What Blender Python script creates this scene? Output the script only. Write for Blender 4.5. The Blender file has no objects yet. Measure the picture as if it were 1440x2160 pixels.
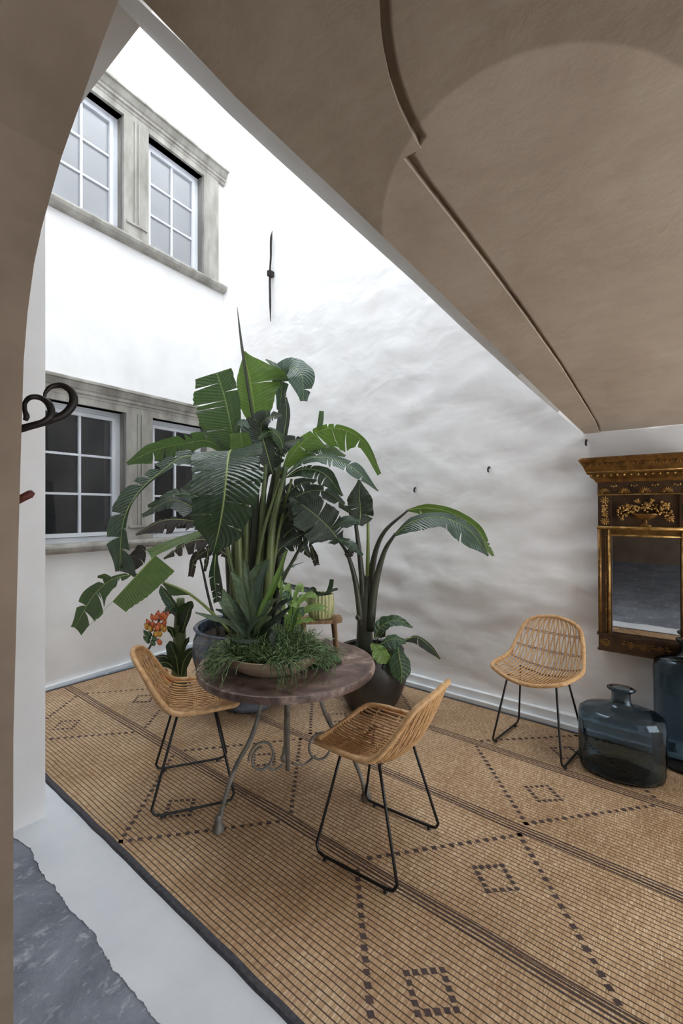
import bpy, bmesh, math, random
from mathutils import Vector, Matrix, noise

# ------------------------------------------------------------------ camera, sky, exposure
R = math.radians
scene = bpy.context.scene
COL = scene.collection
CC, SS = 0.7816, 0.6237            # view direction in the room's own axes
CAMH, FPX, CX, HY = 1.5, 960.0, 720.0, 1073.0

cam_d = bpy.data.cameras.new('camera')
cam = bpy.data.objects.new('camera', cam_d)
COL.objects.link(cam)
cam.location = (0, 0, CAMH)
cam.rotation_euler = (R(90), 0, math.atan2(SS, CC))
cam_d.sensor_fit = 'VERTICAL'
cam_d.sensor_height = 36.0
cam_d.sensor_width = 24.0
cam_d.lens = 16.0
cam_d.shift_y = -7.0 / 2160.0
cam_d.clip_start = 0.02
scene.camera = cam

world = bpy.data.worlds.new('overcast_sky')
scene.world = world
world.use_nodes = True
bg = world.node_tree.nodes['Background']
bg.inputs[0].default_value = (0.90, 0.955, 1.0, 1)
bg.inputs[1].default_value = 7.3

scene.view_settings.view_transform = 'Standard'
scene.view_settings.look = 'None'
scene.view_settings.gamma = 1.0
scene.view_settings.use_curve_mapping = False
scene.view_settings.exposure = 0.0
try:
    scene.cycles.use_denoising = True
    scene.cycles.max_bounces = 10
    scene.cycles.diffuse_bounces = 6
    scene.cycles.use_adaptive_sampling = True
    scene.cycles.adaptive_threshold = 0.03
    scene.cycles.caustics_reflective = False
except Exception:
    pass

# ------------------------------------------------------------------ coordinates
def cam2room(X, Y, Z):
    return Vector((CC * X - SS * Y, SS * X + CC * Y, Z))

def dirv(X, Y, Z):
    return cam2room(X, Y, Z)

def U(px, py, Y):
    """place in the room seen at px,py at a distance Y in front of the lens"""
    return cam2room((px - CX) / FPX * Y, Y, CAMH + (HY - py) / FPX * Y)

def F(px, py, z=0.0):
    return U(px, py, (CAMH - z) * FPX / (py - HY))

def ray(px, py):
    return cam2room((px - CX) / FPX, 1.0, (HY - py) / FPX)

def on_plane(px, py, p0, nrm):
    d = ray(px, py)
    o = Vector((0, 0, CAMH))
    t = (Vector(p0) - o).dot(Vector(nrm)) / d.dot(Vector(nrm))
    return o + d * t

# ------------------------------------------------------------------ mesh helpers
def lerp(a, b, t):
    return a + (b - a) * t

def spline(pts, n):
    """Catmull-Rom through pts (Vectors), n+1 samples evenly in parameter"""
    pts = [Vector(p) for p in pts]
    if len(pts) == 2:
        return [pts[0].lerp(pts[1], i / n) for i in range(n + 1)]
    P = [pts[0] * 2 - pts[1]] + pts + [pts[-1] * 2 - pts[-2]]
    m = len(pts) - 1
    out = []
    for i in range(n + 1):
        f = i / n * m
        k = min(int(f), m - 1)
        t = f - k
        a, b, c, d = P[k], P[k + 1], P[k + 2], P[k + 3]
        out.append(0.5 * ((2 * b) + (c - a) * t + (2 * a - 5 * b + 4 * c - d) * t * t + (3 * b - a - 3 * c + d) * t ** 3))
    return out

def sample(vals, f):
    """piecewise linear sample of a list over 0..1"""
    if len(vals) == 1:
        return vals[0]
    x = max(0.0, min(1.0, f)) * (len(vals) - 1)
    k = min(int(x), len(vals) - 2)
    t = x - k
    t = t * t * (3 - 2 * t) * 0.5 + t * 0.5
    return vals[k] + (vals[k + 1] - vals[k]) * t

class MB:
    def __init__(self):
        self.v = []
        self.f = []
        self.uv = {}
    def add(self, verts, faces):
        b = len(self.v)
        self.v += [Vector(p) for p in verts]
        self.f += [tuple(b + i for i in fc) for fc in faces]
        return b
    def box(self, lo, hi, M=None):
        x0, y0, z0 = lo
        x1, y1, z1 = hi
        vs = [Vector(p) for p in ((x0, y0, z0), (x1, y0, z0), (x1, y1, z0), (x0, y1, z0), (x0, y0, z1), (x1, y0, z1), (x1, y1, z1), (x0, y1, z1))]
        if M is not None:
            vs = [M @ p if isinstance(M, Matrix) else M(p) for p in vs]
        self.add(vs, [(0, 3, 2, 1), (4, 5, 6, 7), (0, 1, 5, 4), (1, 2, 6, 5), (2, 3, 7, 6), (3, 0, 4, 7)])
        return self
    def tube(self, pts, r, sides=8, closed=False, cap=True):
        pts = [Vector(p) for p in pts]
        n = len(pts)
        rr = r if isinstance(r, (list, tuple)) else None
        up = None
        rings = []
        for i, p in enumerate(pts):
            if closed:
                t = pts[(i + 1) % n] - pts[i - 1]
            else:
                t = pts[min(i + 1, n - 1)] - pts[max(i - 1, 0)]
            if t.length < 1e-9:
                t = Vector((0, 0, 1))
            t.normalize()
            if up is None:
                up = Vector((0, 0, 1)) if abs(t.z) < 0.9 else Vector((1, 0, 0))
            up = up - t * up.dot(t)
            if up.length < 1e-6:
                up = t.orthogonal()
            up.normalize()
            s = t.cross(up)
            rad = sample(list(rr), i / max(1, n - 1)) if rr else r
            rings.append([p + (up * math.cos(a) + s * math.sin(a)) * rad for a in (2 * math.pi * k / sides for k in range(sides))])
        b = len(self.v)
        for ring in rings:
            self.v += ring
        m = n if closed else n - 1
        for i in range(m):
            j = (i + 1) % n
            for k in range(sides):
                k2 = (k + 1) % sides
                self.f.append((b + i * sides + k, b + i * sides + k2, b + j * sides + k2, b + j * sides + k))
        if cap and not closed:
            self.f.append(tuple(b + k for k in reversed(range(sides))))
            self.f.append(tuple(b + (n - 1) * sides + k for k in range(sides)))
        return self
    def lathe(self, prof, sides=32, c=(0, 0, 0), sx=1.0, sy=1.0, rot=0.0, wob=None, closed=False):
        c = Vector(c)
        b = len(self.v)
        for (r, z) in prof:
            for k in range(sides):
                a = 2 * math.pi * k / sides
                rr = r * (wob(a, z) if wob else 1.0)
                x, y = rr * math.cos(a) * sx, rr * math.sin(a) * sy
                self.v.append(c + Vector((x * math.cos(rot) - y * math.sin(rot), x * math.sin(rot) + y * math.cos(rot), z)))
        m = len(prof)
        for i in range(m if closed else m - 1):
            j = (i + 1) % m
            for k in range(sides):
                k2 = (k + 1) % sides
                self.f.append((b + i * sides + k, b + i * sides + k2, b + j * sides + k2, b + j * sides + k))
        if not closed:
            if prof[0][0] > 1e-5:
                self.f.append(tuple(b + k for k in reversed(range(sides))))
            if prof[-1][0] > 1e-5:
                self.f.append(tuple(b + (m - 1) * sides + k for k in range(sides)))
        return self
    def ball(self, c, r, sx=1, sy=1, sz=1, seg=8, rings=5, M=None):
        c = Vector(c)
        b = len(self.v)
        fs = []
        vs = [Vector((0, 0, -1))]
        for i in range(1, rings):
            ph = -math.pi / 2 + math.pi * i / rings
            for k in range(seg):
                a = 2 * math.pi * k / seg
                vs.append(Vector((math.cos(ph) * math.cos(a), math.cos(ph) * math.sin(a), math.sin(ph))))
        vs.append(Vector((0, 0, 1)))
        for k in range(seg):
            fs.append((0, 1 + (k + 1) % seg, 1 + k))
        for i in range(rings - 2):
            for k in range(seg):
                k2 = (k + 1) % seg
                fs.append((1 + i * seg + k, 1 + i * seg + k2, 1 + (i + 1) * seg + k2, 1 + (i + 1) * seg + k))
        l = len(vs) - 1
        for k in range(seg):
            fs.append((l, l - seg + k, l - seg + (k + 1) % seg))
        out = []
        for p in vs:
            q = Vector((p.x * sx * r, p.y * sy * r, p.z * sz * r))
            if M is not None:
                q = M @ q
            out.append(c + q)
        self.add(out, fs)
        return self
    def prism(self, poly, fn, d0, d1):
        """poly of 2-D points, fn(a, b, d) -> point, extruded from d0 to d1"""
        n = len(poly)
        vs = [fn(a, b, d0) for a, b in poly] + [fn(a, b, d1) for a, b in poly]
        fs = [tuple(range(n)), tuple(reversed(range(n, 2 * n)))]
        for i in range(n):
            j = (i + 1) % n
            fs.append((j, i, n + i, n + j))
        self.add(vs, fs)
        return self
    def grid(self, fn, nu, nv):
        b = len(self.v)
        for j in range(nv + 1):
            for i in range(nu + 1):
                self.v.append(Vector(fn(i / nu, j / nv)))
        w = nu + 1
        for j in range(nv):
            for i in range(nu):
                self.f.append((b + j * w + i, b + j * w + i + 1, b + (j + 1) * w + i + 1, b + (j + 1) * w + i))
        return self
    def build(self, name, mat, parent=None, smooth=False, uvs=None, fix=True):
        o0 = Vector((0, 0, 0))
        p = parent
        while p is not None:
            o0 = o0 + p.location
            p = p.parent
        me = bpy.data.meshes.new(name)
        me.from_pydata([tuple(v - o0) for v in self.v], [], self.f)
        if fix:
            bm = bmesh.new()
            bm.from_mesh(me)
            bmesh.ops.recalc_face_normals(bm, faces=bm.faces)
            bm.to_mesh(me)
            bm.free()
        if uvs is not None:
            ul = me.uv_layers.new(name='UVMap')
            for lp in me.loops:
                ul.data[lp.index].uv = uvs[lp.vertex_index]
        if smooth is True:
            for pl in me.polygons:
                pl.use_smooth = True
        elif smooth:
            for pl in me.polygons:
                pl.use_smooth = True
            try:
                me.set_sharp_from_angle(angle=R(smooth))
            except Exception:
                pass
        me.update()
        o = bpy.data.objects.new(name, me)
        COL.objects.link(o)
        if mat is not None:
            me.materials.append(mat)
        if parent is not None:
            o.parent = parent
        return o

def tag(o, label, cat, group=None):
    o['label'] = label
    o['category'] = cat
    if group:
        o['group'] = group
    return o

def thing(name, label, cat, loc=(0, 0, 0), group=None):
    o = bpy.data.objects.new(name, None)
    o.empty_display_size = 0.1
    COL.objects.link(o)
    o.location = loc
    return tag(o, label, cat, group)

def struct(o, label=None):
    o['kind'] = 'structure'
    if label:
        o['label'] = label
    return o

def struct_empty(name, loc=(0, 0, 0), label=None):
    o = bpy.data.objects.new(name, None)
    o.empty_display_size = 0.1
    COL.objects.link(o)
    o.location = loc
    return struct(o, label)

def copy_tree(o, parent=None):
    c = o.copy()
    COL.objects.link(c)
    c.parent = parent
    for ch in list(o.children):
        copy_tree(ch, c)
    return c

# ------------------------------------------------------------------ materials
def srgb(r, g, b):
    def f(c):
        c /= 255.0
        return c / 12.92 if c <= 0.04045 else ((c + 0.055) / 1.055) ** 2.4
    return (f(r), f(g), f(b), 1.0)

class NT:
    def __init__(self, name):
        self.m = bpy.data.materials.new(name)
        self.m.use_nodes = True
        self.t = self.m.node_tree
        self.t.nodes.clear()
        self.out = self.n('ShaderNodeOutputMaterial')
    def n(self, kind, **kw):
        nd = self.t.nodes.new(kind)
        for k, v in kw.items():
            setattr(nd, k, v)
        return nd
    def l(self, a, b):
        self.t.links.new(a, b)
    def put(self, sock, val):
        if hasattr(val, 'is_output'):
            self.l(val, sock)
        else:
            sock.default_value = val
    def coord(self, kind='Object', scale=(1, 1, 1)):
        tc = self.n('ShaderNodeTexCoord')
        mp = self.n('ShaderNodeMapping')
        self.l(tc.outputs[kind], mp.inputs[0])
        mp.inputs['Scale'].default_value = scale
        return mp.outputs[0]
    def noise(self, vec, scale, detail=4.0, rough=0.55, dist=0.0):
        nd = self.n('ShaderNodeTexNoise')
        self.l(vec, nd.inputs['Vector'])
        nd.inputs['Scale'].default_value = scale
        nd.inputs['Detail'].default_value = detail
        nd.inputs['Roughness'].default_value = rough
        nd.inputs['Distortion'].default_value = dist
        return nd.outputs[0]
    def ramp(self, fac, stops):
        nd = self.n('ShaderNodeValToRGB')
        self.l(fac, nd.inputs[0])
        cr = nd.color_ramp
        while len(cr.elements) < len(stops):
            cr.elements.new(0.5)
        for e, (p, c) in zip(cr.elements, stops):
            e.position = p
            e.color = c if len(c) == 4 else (*c, 1)
        return nd.outputs[0]
    def math(self, op, a, b=None, c=None):
        nd = self.n('ShaderNodeMath', operation=op)
        self.put(nd.inputs[0], a)
        if b is not None:
            self.put(nd.inputs[1], b)
        if c is not None:
            self.put(nd.inputs[2], c)
        return nd.outputs[0]
    def mix(self, fac, a, b, blend='MIX'):
        nd = self.n('ShaderNodeMix', data_type='RGBA', blend_type=blend)
        self.put(nd.inputs[0], fac)
        self.put(nd.inputs[6], a)
        self.put(nd.inputs[7], b)
        return nd.outputs[2]
    def bump(self, h, strength=0.3, dist=0.01, normal=None):
        nd = self.n('ShaderNodeBump')
        self.l(h, nd.inputs['Height'])
        nd.inputs['Strength'].default_value = strength
        nd.inputs['Distance'].default_value = dist
        if normal is not None:
            self.l(normal, nd.inputs['Normal'])
        return nd.outputs[0]
    def principled(self, color, rough=0.6, metal=0.0, normal=None, spec=0.5, **kw):
        p = self.n('ShaderNodeBsdfPrincipled')
        self.put(p.inputs['Base Color'], color)
        self.put(p.inputs['Roughness'], rough)
        self.put(p.inputs['Metallic'], metal)
        self.put(p.inputs['Specular IOR Level'], spec)
        if normal is not None:
            self.l(normal, p.inputs['Normal'])
        for k, v in kw.items():
            self.put(p.inputs[k.replace('_', ' ')], v)
        return p.outputs[0]
    def done(self, sh):
        self.l(sh, self.out.inputs['Surface'])
        return self.m

def simple(name, c1, c2, scale=8.0, rough=0.6, metal=0.0, bump=0.2, bdist=0.004, bscale=None, stretch=(1, 1, 1), spec=0.5, lo=0.35, hi=0.65, detail=5.0):
    t = NT(name)
    v = t.coord('Object', stretch)
    nz = t.noise(v, scale, detail)
    col = t.ramp(nz, [(lo, c1), (hi, c2)])
    nrm = None
    if bump:
        nrm = t.bump(t.noise(v, bscale or scale * 3, 4.0), bump, bdist)
    return t.done(t.principled(col, rough, metal, nrm, spec))

M = {}
# white lime plaster, hand trowelled
def plaster(name, ca, cb, bump, bd, sc=2.2):
    t = NT(name)
    v = t.coord('Object')
    a = t.noise(v, sc, 6.0, 0.6, 0.4)
    col = t.ramp(a, [(0.3, ca), (0.7, cb)])
    h = t.math('ADD', t.noise(t.coord('Object', (1, 1, 1.5)), 3.2, 2.5, 0.45, 0.3), t.math('MULTIPLY', t.noise(v, 30.0, 3.0), 0.03))
    return t.done(t.principled(col, 0.85, 0.0, t.bump(h, bump, bd), 0.25))
M['white'] = plaster('white_plaster', srgb(236, 234, 233), srgb(246, 246, 247), 0.55, 0.03)
M['smooth_white'] = plaster('smooth_white_plaster', srgb(232, 231, 230), srgb(243, 243, 244), 0.25, 0.01)
M['jamb'] = M['smooth_white']

# beige vault plaster with a rounder, lighter patch
t = NT('beige_plaster')
v = t.coord('Object')
a = t.noise(v, 3.0, 7.0, 0.62, 0.5)
b = t.noise(t.coord('Object', (1.0, 4.0, 1.0)), 6.0, 5.0, 0.6)
col = t.ramp(t.math('ADD', t.math('MULTIPLY', a, 0.7), t.math('MULTIPLY', b, 0.3)), [(0.3, srgb(176, 160, 143)), (0.52, srgb(192, 176, 158)), (0.72, srgb(203, 189, 172))])
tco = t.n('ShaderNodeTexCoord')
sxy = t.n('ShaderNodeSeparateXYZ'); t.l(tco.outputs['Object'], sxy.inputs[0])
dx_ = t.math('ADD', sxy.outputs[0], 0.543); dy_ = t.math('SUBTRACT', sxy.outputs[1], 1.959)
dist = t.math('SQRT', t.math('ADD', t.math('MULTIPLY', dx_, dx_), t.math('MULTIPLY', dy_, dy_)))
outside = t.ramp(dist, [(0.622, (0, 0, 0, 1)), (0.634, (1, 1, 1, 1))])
outer_tone = t.math('MULTIPLY', outside, t.ramp(t.math('MULTIPLY', sxy.outputs[1], 0.25), [(0.415, (1, 1, 1, 1)), (0.51, (0, 0, 0, 1))]))
col = t.mix(outer_tone, col, t.mix(1.0, col, srgb(222, 220, 218), 'MULTIPLY'))      # darker tone outside the circle, fading out along y
h = t.math('ADD', t.noise(v, 7.0, 6.0, 0.6, 0.4), t.math('MULTIPLY', t.noise(v, 60.0, 3.0), 0.15))
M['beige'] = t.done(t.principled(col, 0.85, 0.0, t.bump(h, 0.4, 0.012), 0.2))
M['beige_shaded'] = simple('shaded_beige_plaster', srgb(118, 102, 88), srgb(138, 121, 105), 3.0, 0.85, 0, 0.3, 0.01, 9.0, spec=0.2)  # the vault's beige plaster again, with shade put into its colour

M['stone'] = simple('grey_sandstone', srgb(132, 129, 122), srgb(182, 179, 172), 7.0, 0.85, 0, 0.5, 0.008, 30.0, (1, 1, 0.35), 0.2, 0.3, 0.7)
M['window_white'] = simple('white_painted_wood', srgb(208, 212, 220), srgb(222, 225, 231), 4.0, 0.45, 0, 0.05, 0.002)
t = NT('window_glass')
sh1 = t.principled((0.02, 0.022, 0.025, 1), 0.03, 0.0, None, 0.5)
tr = t.n('ShaderNodeBsdfTransparent'); tr.inputs[0].default_value = (0.97, 0.98, 0.99, 1)
gl = t.n('ShaderNodeBsdfGlossy'); gl.inputs['Roughness'].default_value = 0.02
fr = t.n('ShaderNodeFresnel'); fr.inputs[0].default_value = 1.5
mx = t.n('ShaderNodeMixShader')
t.l(fr.outputs[0], mx.inputs[0]); t.l(tr.outputs[0], mx.inputs[1]); t.l(gl.outputs[0], mx.inputs[2])
M['glass'] = t.done(mx.outputs[0])
M['blind'] = simple('white_roller_blind', srgb(243, 245, 248), srgb(248, 249, 251), 3.0, 0.8, 0, 0.05, 0.002)
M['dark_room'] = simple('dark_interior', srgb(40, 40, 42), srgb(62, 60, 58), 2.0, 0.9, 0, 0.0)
M['iron'] = simple('black_iron', srgb(34, 30, 30), srgb(56, 48, 46), 18.0, 0.5, 0.6, 0.3, 0.002, 60.0)
M['iron_red'] = simple('rusted_iron', srgb(84, 38, 34), srgb(110, 58, 48), 25.0, 0.6, 0.3, 0.3, 0.002, 60.0)
M['black_steel'] = simple('black_powder_coat', srgb(18, 18, 19), srgb(28, 28, 30), 10.0, 0.4, 0.2, 0.05, 0.001)
M['grey_iron'] = simple('weathered_grey_iron', srgb(92, 90, 86), srgb(136, 132, 125), 14.0, 0.6, 0.35, 0.4, 0.003, 50.0)
# ------------------------------------------------------------------ the shell of the place
NR = 3.41                       # right-hand wall
W0 = Vector((-4.25, 1.43, 0))
WA = Vector((-0.0925, 0.9957, 0)).normalized()
WN = Vector((0.9957, 0.0925, 0)).normalized()
def WW(tt, dep, z):
    p = W0 + WA * tt - WN * dep
    return Vector((p.x, p.y, z))

HT = 7.6
def wall_relief(x, z):
    p = Vector((x * 1.3, 0.0, z * 2.3))
    a = noise.noise(p * 1.1) * 0.024 + noise.noise(p * 2.7 + Vector((3, 1, 7))) * 0.017 + noise.noise(p * 6.0) * 0.006
    k = max(0.25, min(1.0, 1.25 - z * 0.28))
    return a * k
def rw(u, v):
    x = lerp(-4.47, 2.7, u)
    z = lerp(0.0, HT, v ** 1.35)
    y = NR - wall_relief(x, z)
    cx = x + 4.434
    if cx < 0.22:
        y -= (0.22 - max(0, cx)) ** 2 / 0.22 * 0.5
    return (x, y, z)
struct(MB().grid(rw, 200, 170).build('wall_right', M['white'], smooth=True, fix=False), 'lumpy white lime plaster wall with mirror')
struct(MB().box((-4.47, NR + 0.03, -0.1), (2.7, NR + 0.3, HT)).build('wall_right_core', M['white']))

# window wall, with four openings
UPW = [(-0.03, 0.647), (0.905, 1.59)]
LOW = [(-0.08, 0.67), (0.95, 1.63)]
UZ, LZ = (4.10, 5.22), (1.20, 2.41)
holes = [(a, b, UZ[0], UZ[1]) for a, b in UPW] + [(a, b, LZ[0], LZ[1]) for a, b in LOW]
ts = sorted(set([-0.95, 2.05] + [h[0] for h in holes] + [h[1] for h in holes]))
zs = sorted(set([0.0, HT] + [h[2] for h in holes] + [h[3] for h in holes]))
mb = MB()
for i in range(len(ts) - 1):
    for j in range(len(zs) - 1):
        tm, zm = (ts[i] + ts[i + 1]) / 2, (zs[j] + zs[j + 1]) / 2
        if any(h[0] < tm < h[1] and h[2] < zm < h[3] for h in holes):
            continue
        mb.box((ts[i], 0.0, zs[j]), (ts[i + 1], 0.35, zs[j + 1]), lambda p: WW(p.x, p.y, p.z))
bmt = mb.build('wall_left', M['smooth_white'])
struct(bmt, 'white plaster courtyard wall with stone framed windows')

# dark rooms behind the lower windows
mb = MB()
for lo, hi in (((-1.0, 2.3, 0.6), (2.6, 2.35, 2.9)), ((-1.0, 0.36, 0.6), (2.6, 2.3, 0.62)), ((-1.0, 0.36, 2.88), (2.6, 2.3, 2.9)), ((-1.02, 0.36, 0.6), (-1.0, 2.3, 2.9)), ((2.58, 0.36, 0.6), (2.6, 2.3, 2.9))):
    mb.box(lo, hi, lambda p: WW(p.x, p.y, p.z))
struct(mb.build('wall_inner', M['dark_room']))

# stone surrounds
def surround(idx, openings, z0, z1, label):
    e = struct_empty('trim_%d' % idx, WW(0.8, 0, z0), label)
    a0, b0 = openings[0]
    a1, b1 = openings[1]
    L = a0 - 0.21
    Rr = b1 + 0.21
    B = lambda p: WW(p.x, p.y, p.z)
    def reveal(mbx, t0, t1, za, zb):
        return mbx.box((t0, -0.03, za), (t1, 0.20, zb), B)
    reveal(MB(), L, a0, z0, z1).build('jamb', M['stone'], e)
    reveal(MB(), b1, Rr, z0, z1).build('jamb', M['stone'], e)
    m = MB()
    reveal(m, b0, a1, z0, z1)
    md = (b0 + a1) / 2
    m.build('mullion', M['stone'], e)
    m = MB()
    m.box((md - 0.028, -0.042, z0 + 0.14), (md - 0.012, -0.03, z1), B)
    m.box((md + 0.012, -0.042, z0 + 0.14), (md + 0.028, -0.03, z1), B)
    m.box((b0 + 0.02, -0.045, z0 + 0.12), (a1 - 0.02, -0.03, z0 + 0.14), B)
    m.build('mullion_fillet', M['stone'], e)
    m = MB()
    m.box((L, -0.03, z1), (Rr, 0.20, z1 + 0.075), B)
    m.build('lintel', M['stone'], e)
    m = MB()
    prof = [(0.0, z1 + 0.06), (-0.035, z1 + 0.06), (-0.04, z1 + 0.085), (-0.055, z1 + 0.09), (-0.055, z1 + 0.115), (-0.07, z1 + 0.125), (-0.09, z1 + 0.155), (-0.095, z1 + 0.17), (-0.118, z1 + 0.175), (-0.118, z1 + 0.195), (-0.10, z1 + 0.205), (0.0, z1 + 0.215)]
    m.prism(prof, lambda a, b, d: WW(d, a, b), L - 0.06, Rr + 0.085)
    m.build('cornice', M['stone'], e)
    m = MB()
    prof = [(0.0, z0 - 0.085), (-0.05, z0 - 0.08), (-0.075, z0 - 0.055), (-0.085, z0 - 0.03), (-0.08, z0 - 0.012), (-0.05, z0), (0.20, z0 + 0.004), (0.20, z0 - 0.085)]
    m.prism(prof, lambda a, b, d: WW(d, a, b), L - 0.06, Rr + 0.085)
    m.build('sill', M['stone'], e)
    return e
surround(1, UPW, UZ[0], UZ[1], 'weathered grey stone surround of the upper window pair')
surround(2, LOW, LZ[0], LZ[1], 'weathered grey stone surround of the lower window pair')

def window(idx, t0, t1, z0, z1, blind, label):
    e = struct_empty('window_%d' % idx, WW((t0 + t1) / 2, 0.1, z0), label)
    B = lambda p: WW(p.x, p.y, p.z)
    def ringf(m, a, b, c, d, w, y0, y1):
        m.box((a, y0, c), (a + w, y1, d), B); m.box((b - w, y0, c), (b, y1, d), B)
        m.box((a + w, y0, c), (b - w, y1, c + w), B); m.box((a + w, y0, d - w), (b - w, y1, d), B)
    m = MB(); ringf(m, t0, t1, z0, z1, 0.045, 0.08, 0.16); m.build('window_frame', M['window_white'], e)
    m = MB(); ringf(m, t0 + 0.05, t1 - 0.05, z0 + 0.05, z1 - 0.05, 0.034, 0.065, 0.13); m.build('sash', M['window_white'], e)
    g0, g1, h0, h1 = t0 + 0.084, t1 - 0.084, z0 + 0.084, z1 - 0.084
    cm = (g0 + g1) / 2
    m = MB(); m.box((cm - 0.011, 0.075, h0), (cm + 0.011, 0.110, h1), B); m.build('muntin', M['window_white'], e)
    for k in (1, 2):
        zz = lerp(h0, h1, k / 3)
        m = MB(); m.box((g0, 0.077, zz - 0.010), (g1, 0.108, zz + 0.010), B); m.build('muntin', M['window_white'], e)
    for c in range(2):
        for r in range(3):
            aa, bb = (g0, cm - 0.011) if c == 0 else (cm + 0.011, g1)
            za, zb = lerp(h0, h1, r / 3), lerp(h0, h1, (r + 1) / 3)
            m = MB()
            m.add([WW(aa, 0.095, za), WW(bb, 0.095, za), WW(bb, 0.095, zb), WW(aa, 0.095, zb)], [(0, 1, 2, 3)])
            m.build('pane', M['glass'], e, fix=False)
    if blind:
        m = MB(); m.box((t0 + 0.08, 0.100, z0 + 0.08), (t1 - 0.08, 0.103, z1 - 0.08), B); m.build('blind', M['blind'], e)
window(1, UPW[0][0], UPW[0][1], *UZ, True, 'upper courtyard window nearer the dark arch')
window(2, UPW[1][0], UPW[1][1], *UZ, True, 'upper courtyard window nearer the corner')
window(3, LOW[0][0], LOW[0][1], *LZ, False, 'lower courtyard window with dark panes beside the pier')
window(4, LOW[1][0], LOW[1][1], *LZ, False, 'lower courtyard window half hidden by the big plant')

# arch wall between the courtyard and the room the picture is taken from
arc = [(-2.5 + 0.36 - 0.36 * math.cos(a), 2.88 + 0.36 * math.sin(a)) for a in [math.pi / 2 * k / 10 for k in range(11)]]
poly = [(-4.34, 0), (-2.5, 0)] + arc + [(2.7, 3.24), (2.7, HT), (-4.34, HT)]
m = MB()
# split in quads so the concave outline is clean
def xz(a, b, d):
    return Vector((a, d, b))
m.prism([(-4.34, 0), (-2.5, 0), (-2.5, HT), (-4.34, HT)], xz, 0.55, 0.83)
m.prism([(-2.5, 2.88)] + arc[1:] + [(-2.14, HT), (-2.5, HT)], xz, 0.55, 0.83)
m.prism([(-2.14, 3.24), (2.7, 3.24), (2.7, HT), (-2.14, HT)], xz, 0.55, 0.83)
m.prism([(1.5, 0), (2.7, 0), (2.7, 3.24), (1.5, 3.24)], xz, 0.55, 0.83)
struct(m.build('wall_front', M['smooth_white']), 'white plaster wall and jamb of the wide courtyard opening')

# nearer arched opening, beige plaster toned dark for shade, the dark curve on the left
cpx = [(28, 1560), (36, 1250), (44, 950), (50, 760), (58, 660), (72, 555), (88, 480), (106, 415), (130, 330), (160, 245), (200, 132), (225, 64), (250, 0)]
prof = [(-1.43, 0.0)]
for px, py in cpx:
    q = on_plane(px, py, (0, 0.42, 0), (0, 1, 0))
    prof.append((q.x, q.z))
prof[0] = (prof[1][0], 0.0)
prof.append((prof[-1][0] + 0.16, prof[-1][1] + 0.085))
prof.append((prof[-1][0] + 0.13, prof[-1][1] + 0.05))
prof.append((-0.42, prof[-1][1] + 0.015))
right = [(-0.84 - x, z) for x, z in reversed(prof[:-1])]
outl = prof + right
m = MB()
TOP = 3.30
for i in range(len(outl) - 1):
    (x0, z0), (x1, z1) = outl[i], outl[i + 1]
    if abs(x1 - x0) < 1e-6:
        continue
    for d, flip in ((0.26, 0), (0.42, 1)):
        m.add([xz(x0, z0, d), xz(x1, z1, d), xz(x1, TOP, d), xz(x0, TOP, d)], [(0, 1, 2, 3)] if not flip else [(3, 2, 1, 0)])
    m.add([xz(x0, z0, 0.26), xz(x1, z1, 0.26), xz(x1, z1, 0.42), xz(x0, z0, 0.42)], [(0, 1, 2, 3)])
m.box((-4.3, 0.26, 0), (outl[0][0], 0.42, TOP))
m.box((outl[-1][0], 0.26, 0), (2.7, 0.42, TOP))
struct(m.build('wall_near_arch', M['beige_shaded'], smooth=40), 'beige plastered arch edge, toned dark for shade, close to the viewer')

# sloping vault soffit on the right
ZC0, ZC1 = 3.00, 2.0
KS = (ZC0 - ZC1) / (NR - 0.83)
def zc(y):
    return ZC0 - KS * (y - 0.83)
cn = Vector((0, KS, 1)).normalized()
def onc(px, py):
    return on_plane(px, py, (0, 0.83, ZC0), cn)
near_px = [(299, 7), (396, 100), (500, 208), (600, 303), (700, 396), (800, 492), (900, 588), (1000, 690), (1100, 788), (1180, 866), (1230, 913)]
far_px = [(292, 54), (382, 142), (482, 240), (578, 329), (672, 414), (772, 504), (872, 594), (975, 692), (1082, 789), (1170, 866), (1228, 913)]
E0, E1 = Vector((-1.609, 0.83, 0)), Vector((-0.635, NR, 0))
ed = (E1 - E0).normalized()
en = Vector((ed.y, -ed.x, 0))
near = [onc(*p) for p in near_px]
far = [on_plane(p[0], p[1], E0, en) for p in far_px]
near = [near[0] + (near[0] - near[1]) * 0.6] + near
far = [far[0] + (far[0] - far[1]) * 0.6] + far
m = MB()
k = len(near)
for i in range(k - 1):
    a, b, c, d = near[i], near[i + 1], far[i + 1], far[i]
    mid0 = (a + d) / 2 + Vector((0, 0, -0.012)); mid1 = (b + c) / 2 + Vector((0, 0, -0.012))
    m.add([a, b, mid1, mid0, d, c], [(0, 1, 2, 3), (3, 2, 5, 4)])
for i in range(k - 1):
    a, b = far[i], far[i + 1]
    m.add([a, b, Vector((b.x, b.y, HT)), Vector((a.x, a.y, HT))], [(0, 1, 2, 3)])
struct(m.build('trim_3', M['smooth_white'], smooth=30, fix=False), 'rounded white edge of the sloping ceiling')

groove_px = [(800, -60), (800, 0), (803, 60), (810, 115), (822, 170), (842, 228), (866, 278), (888, 314), (850, 334), (905, 405), (970, 487), (1040, 578), (1110, 672), (1180, 770), (1232, 852), (1257, 893)]
groove = [onc(*p) for p in groove_px]
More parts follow.
